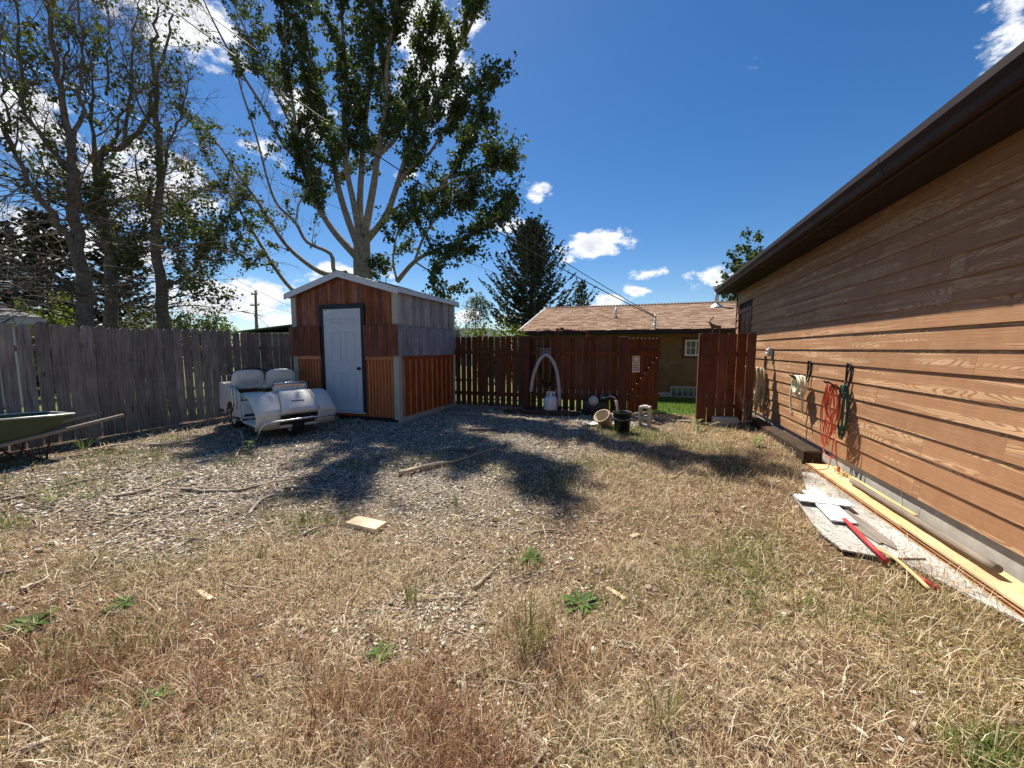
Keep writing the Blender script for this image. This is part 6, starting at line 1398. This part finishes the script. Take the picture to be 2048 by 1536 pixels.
def rosette(px, py, L, n, lab, up=.35, cols=((0.055, 0.115, 0.02), (0.10, 0.17, 0.035)), stems=0, name='broadleaf_weed', wid=.17, seed=0, tall=0.0):
    rg_ = random.Random(seed + int(px * 3 + py)); c_ = atg(px, py); z0 = float(hz(c_.x, c_.y)); V = []; F = []; C = []
    for k in range(n):
        a = 2 * math.pi * k / n * 1.618 * 3 + rg_.uniform(-.4, .4); l = L * rg_.uniform(.6, 1.1); e = up * rg_.uniform(.4, 1.4); zb = tall * rg_.random(); ww = l * wid * rg_.uniform(.8, 1.2); cs = np.array(cols[0]) + (np.array(cols[1]) - np.array(cols[0])) * rg_.random()
        h = np.array([math.cos(a), math.sin(a), 0]); s_ = np.array([-math.sin(a), math.cos(a), 0]); b = len(V); m = 6
        for i in range(m + 1):
            t = i / m; p = h * l * t * .95 + np.array([0, 0, zb + .006 + l * e * math.sin(t * 2.2) * .6]); q = ww * math.sin(math.pi * min(1, t ** .75 * .96 + .03)) * (0.62 + .38 * (i % 2)); V += [p - s_ * q + np.array([0, 0, q * .35]), p, p + s_ * q + np.array([0, 0, q * .35])]; C += [cs * .9, cs * 1.15, cs * .9]
        for i in range(m): j = b + i * 3; F += [[j, j + 1, j + 4, j + 3], [j + 1, j + 2, j + 5, j + 4]]
    F4 = np.array(F)
    for k in range(stems):
        a = rg_.uniform(0, 6.28); b = len(V); hh = rg_.uniform(.6, 1) * (tall or .2)
        V += [np.array([.003, 0, 0]), np.array([-.003, 0, 0]), np.array([math.cos(a) * .03 - .003, math.sin(a) * .03, hh]), np.array([math.cos(a) * .03 + .003, math.sin(a) * .03, hh])]; C += [np.array([.16, .2, .06])] * 4; F4 = np.concatenate([F4, [[b, b + 1, b + 2, b + 3]]])
    o = raw(name, np.array(V), [F4], M['grass'], None, np.array(C), True); o.location = (c_.x, c_.y, z0); return tag(o, lab, 'weed', 'green weeds in the yard')
tuft(1055, 1290, .36, 75, .075, 'tall thin green grass clump standing in the gravel patch', tilt=.16, w_=.004)
tuft(1320, 1430, .22, 90, .06, 'green-grey grass clump at lower right centre', (OLIVE, (0.16, .19, .07), STRAW), .25)
tuft(1512, 1205, .10, 40, .025, 'small vivid green tuft on the dry right side')
tuft(820, 1200, .18, 40, .03, 'narrow green tuft left of the gravel patch', tilt=.15)
tuft(612, 1052, .17, 45, .05, 'green grass tuft left of the lumber offcut', tilt=.2)
tuft(655, 1055, .16, 30, .03, 'upright green tuft touching the lumber offcut side', tilt=.15)
tuft(520, 1112, .10, 50, .05, 'low green tuft in the left middle of the grass')
tuft(338, 958, .13, 90, .14, 'wide fine green tuft beside the curved branch', tilt=.6)
tuft(335, 1005, .09, 130, .16, 'pale olive spreading tuft on the chips at left', (OLIVE, (0.22, .24, .10), (0.3, .29, .13)), .7)
tuft(237, 972, .10, 80, .10, 'dense green tuft on chips next to curved branch', tilt=.6)
tuft(185, 992, .10, 80, .08, 'small dark green tuft left of two others on chips', tilt=.6)
tuft(168, 900, .30, 14, .04, 'upright broad-bladed weed growing by the wheelbarrow', ((.16, .26, .05), (.24, .32, .08)), .35, .012)
tuft(345, 880, .16, 60, .16, 'yellow-green weeds at the foot of the left fence', ((.18, .25, .04), (.26, .32, .08)), .5, .007)
tuft(215, 905, .14, 50, .14, 'yellow-green weeds in the sun right of wheelbarrow', ((.2, .26, .05), (.28, .3, .1)), .5, .006)
tuft(470, 925, .14, 120, .22, 'green weedy clump in front of the golf cart', ((.10, .17, .04), (.16, .22, .06)), .6, .006)
tuft(912, 1010, .22, 16, .02, 'single thin green stalk on the sunlit gravel', tilt=.12, w_=.005)
tuft(1375, 1105, .08, 30, .03, 'tiny green tuft on the open dry grass at right')
tuft(1235, 930, .13, 110, .22, 'yellow-green grass patch left of the cinder block shade', ((.22, .26, .07), (.3, .3, .1), OLIVE), .4, .005)
tuft(1290, 862, .13, 120, .22, 'grass growing round the foot of the cinder block', ((.16, .22, .05), (.24, .26, .08), STRAW), .35, .005)
tuft(1185, 862, .14, 90, .2, 'grass patch left of the black bucket', ((.16, .22, .05), (.26, .27, .09), STRAW), .35, .005)
tuft(1050, 1130, .20, 90, .12, 'loose green and straw grass clump right of centre', (OLIVE, GRN, STRAW), .25, .0035)
tuft(1630, 1000, .08, 40, .05, 'small green tuft at the left corner of the plywood', tilt=.5)
tuft(1880, 1175, .16, 70, .09, 'dry reddish grass leaning over the plywood strip', (BROWN, REDB, TAN), .5, .003)
tuft(1790, 1120, .15, 80, .10, 'dry brown grass tuft at the plywood corner', (BROWN, TAN, STRAW), .5, .003)
tuft(2035, 1195, .12, 40, .05, 'dark dry grass tuft in front of the lumber at right edge', (BROWN, OLIVE), .4, .003)
rosette(1160, 1205, .14, 26, 'large dark green dandelion rosette right of the tall clump', .3)
rosette(1065, 1120, .12, 22, 'green dandelion rosette below the loose grass clump', .45)
rosette(762, 1312, .085, 16, 'small dandelion rosette left of the gravel patch', .4)
rosette(65, 1255, .13, 17, 'dandelion rosette at the left edge of the foreground', .35)
rosette(245, 1212, .10, 18, 'dandelion rosette in the left foreground', .3)
rosette(310, 1390, .10, 9, 'sparse dandelion rosette at lower left', .3)
rosette(100, 1012, .075, 9, 'little bright green seedling standing on the chips', .5, ((.16, .26, .05), (.26, .36, .09)), 1, tall=.16)
rosette(500, 905, .10, 22, 'leafy pale green weed by the bumper of golf cart', .5, ((.18, .25, .08), (.3, .36, .14)), 2, tall=.16)
rosette(1395, 860, .16, 16, 'long-leaved weed left of the side fence post', .6, ((.15, .22, .08), (.26, .32, .14)), 2, wid=.16, tall=.2)
rosette(1455, 850, .15, 14, 'long-leaved weed in front of the concrete block', .6, ((.15, .22, .08), (.28, .34, .16)), 2, wid=.16, tall=.18)
rosette(1440, 865, .14, 10, 'low grey-leaved weed between two leafy ones at the side fence', .3, ((.2, .24, .12), (.34, .36, .22)), wid=.14)
rosette(1512, 900, .12, 12, 'green weed beside the railroad tie', .6, ((.16, .26, .05), (.24, .34, .08)), 1, wid=.18, tall=.14)
rosette(1545, 930, .09, 9, 'small green weed near the front end of the railroad tie', .5, ((.14, .22, .05), (.22, .3, .08)), wid=.2)
rosette(1490, 1180, .05, 6, 'tiny leafy weed in the dry grass at the right', .4)
# dry bare weed in the corner by the side fence
T = Tree(777); b = Vector((1.86, 7.86, 0.0))
for k in range(9): s_ = T.shoot(b, Vector((T.r.gauss(0, .25), T.r.gauss(0, .2), 1)), T.r.uniform(.5, .95), .006, .1, 5, .07, 4); [T.shoot(s_[j], T.side(s_, j, .5), T.r.uniform(.15, .35), .003, .2, 3, .1, 3) for j in (2, 3, 4)]
tag(T.w.build('dry_weed', M['stick'], fix=False), 'tall leafless dry weed in the corner by the side fence', 'weed')
T = Tree(778); b = Vector((XW - .06, 4.15, 0.02))
s_ = T.shoot(b + Vector((0, -.02, .05)), Vector((-.03, .03, 1)), .42, .003, 0, 6, .08, 4); tag(T.w.build('dry_weed', M['stick'], fix=False), 'single dry stem standing against the garage foundation', 'weed')
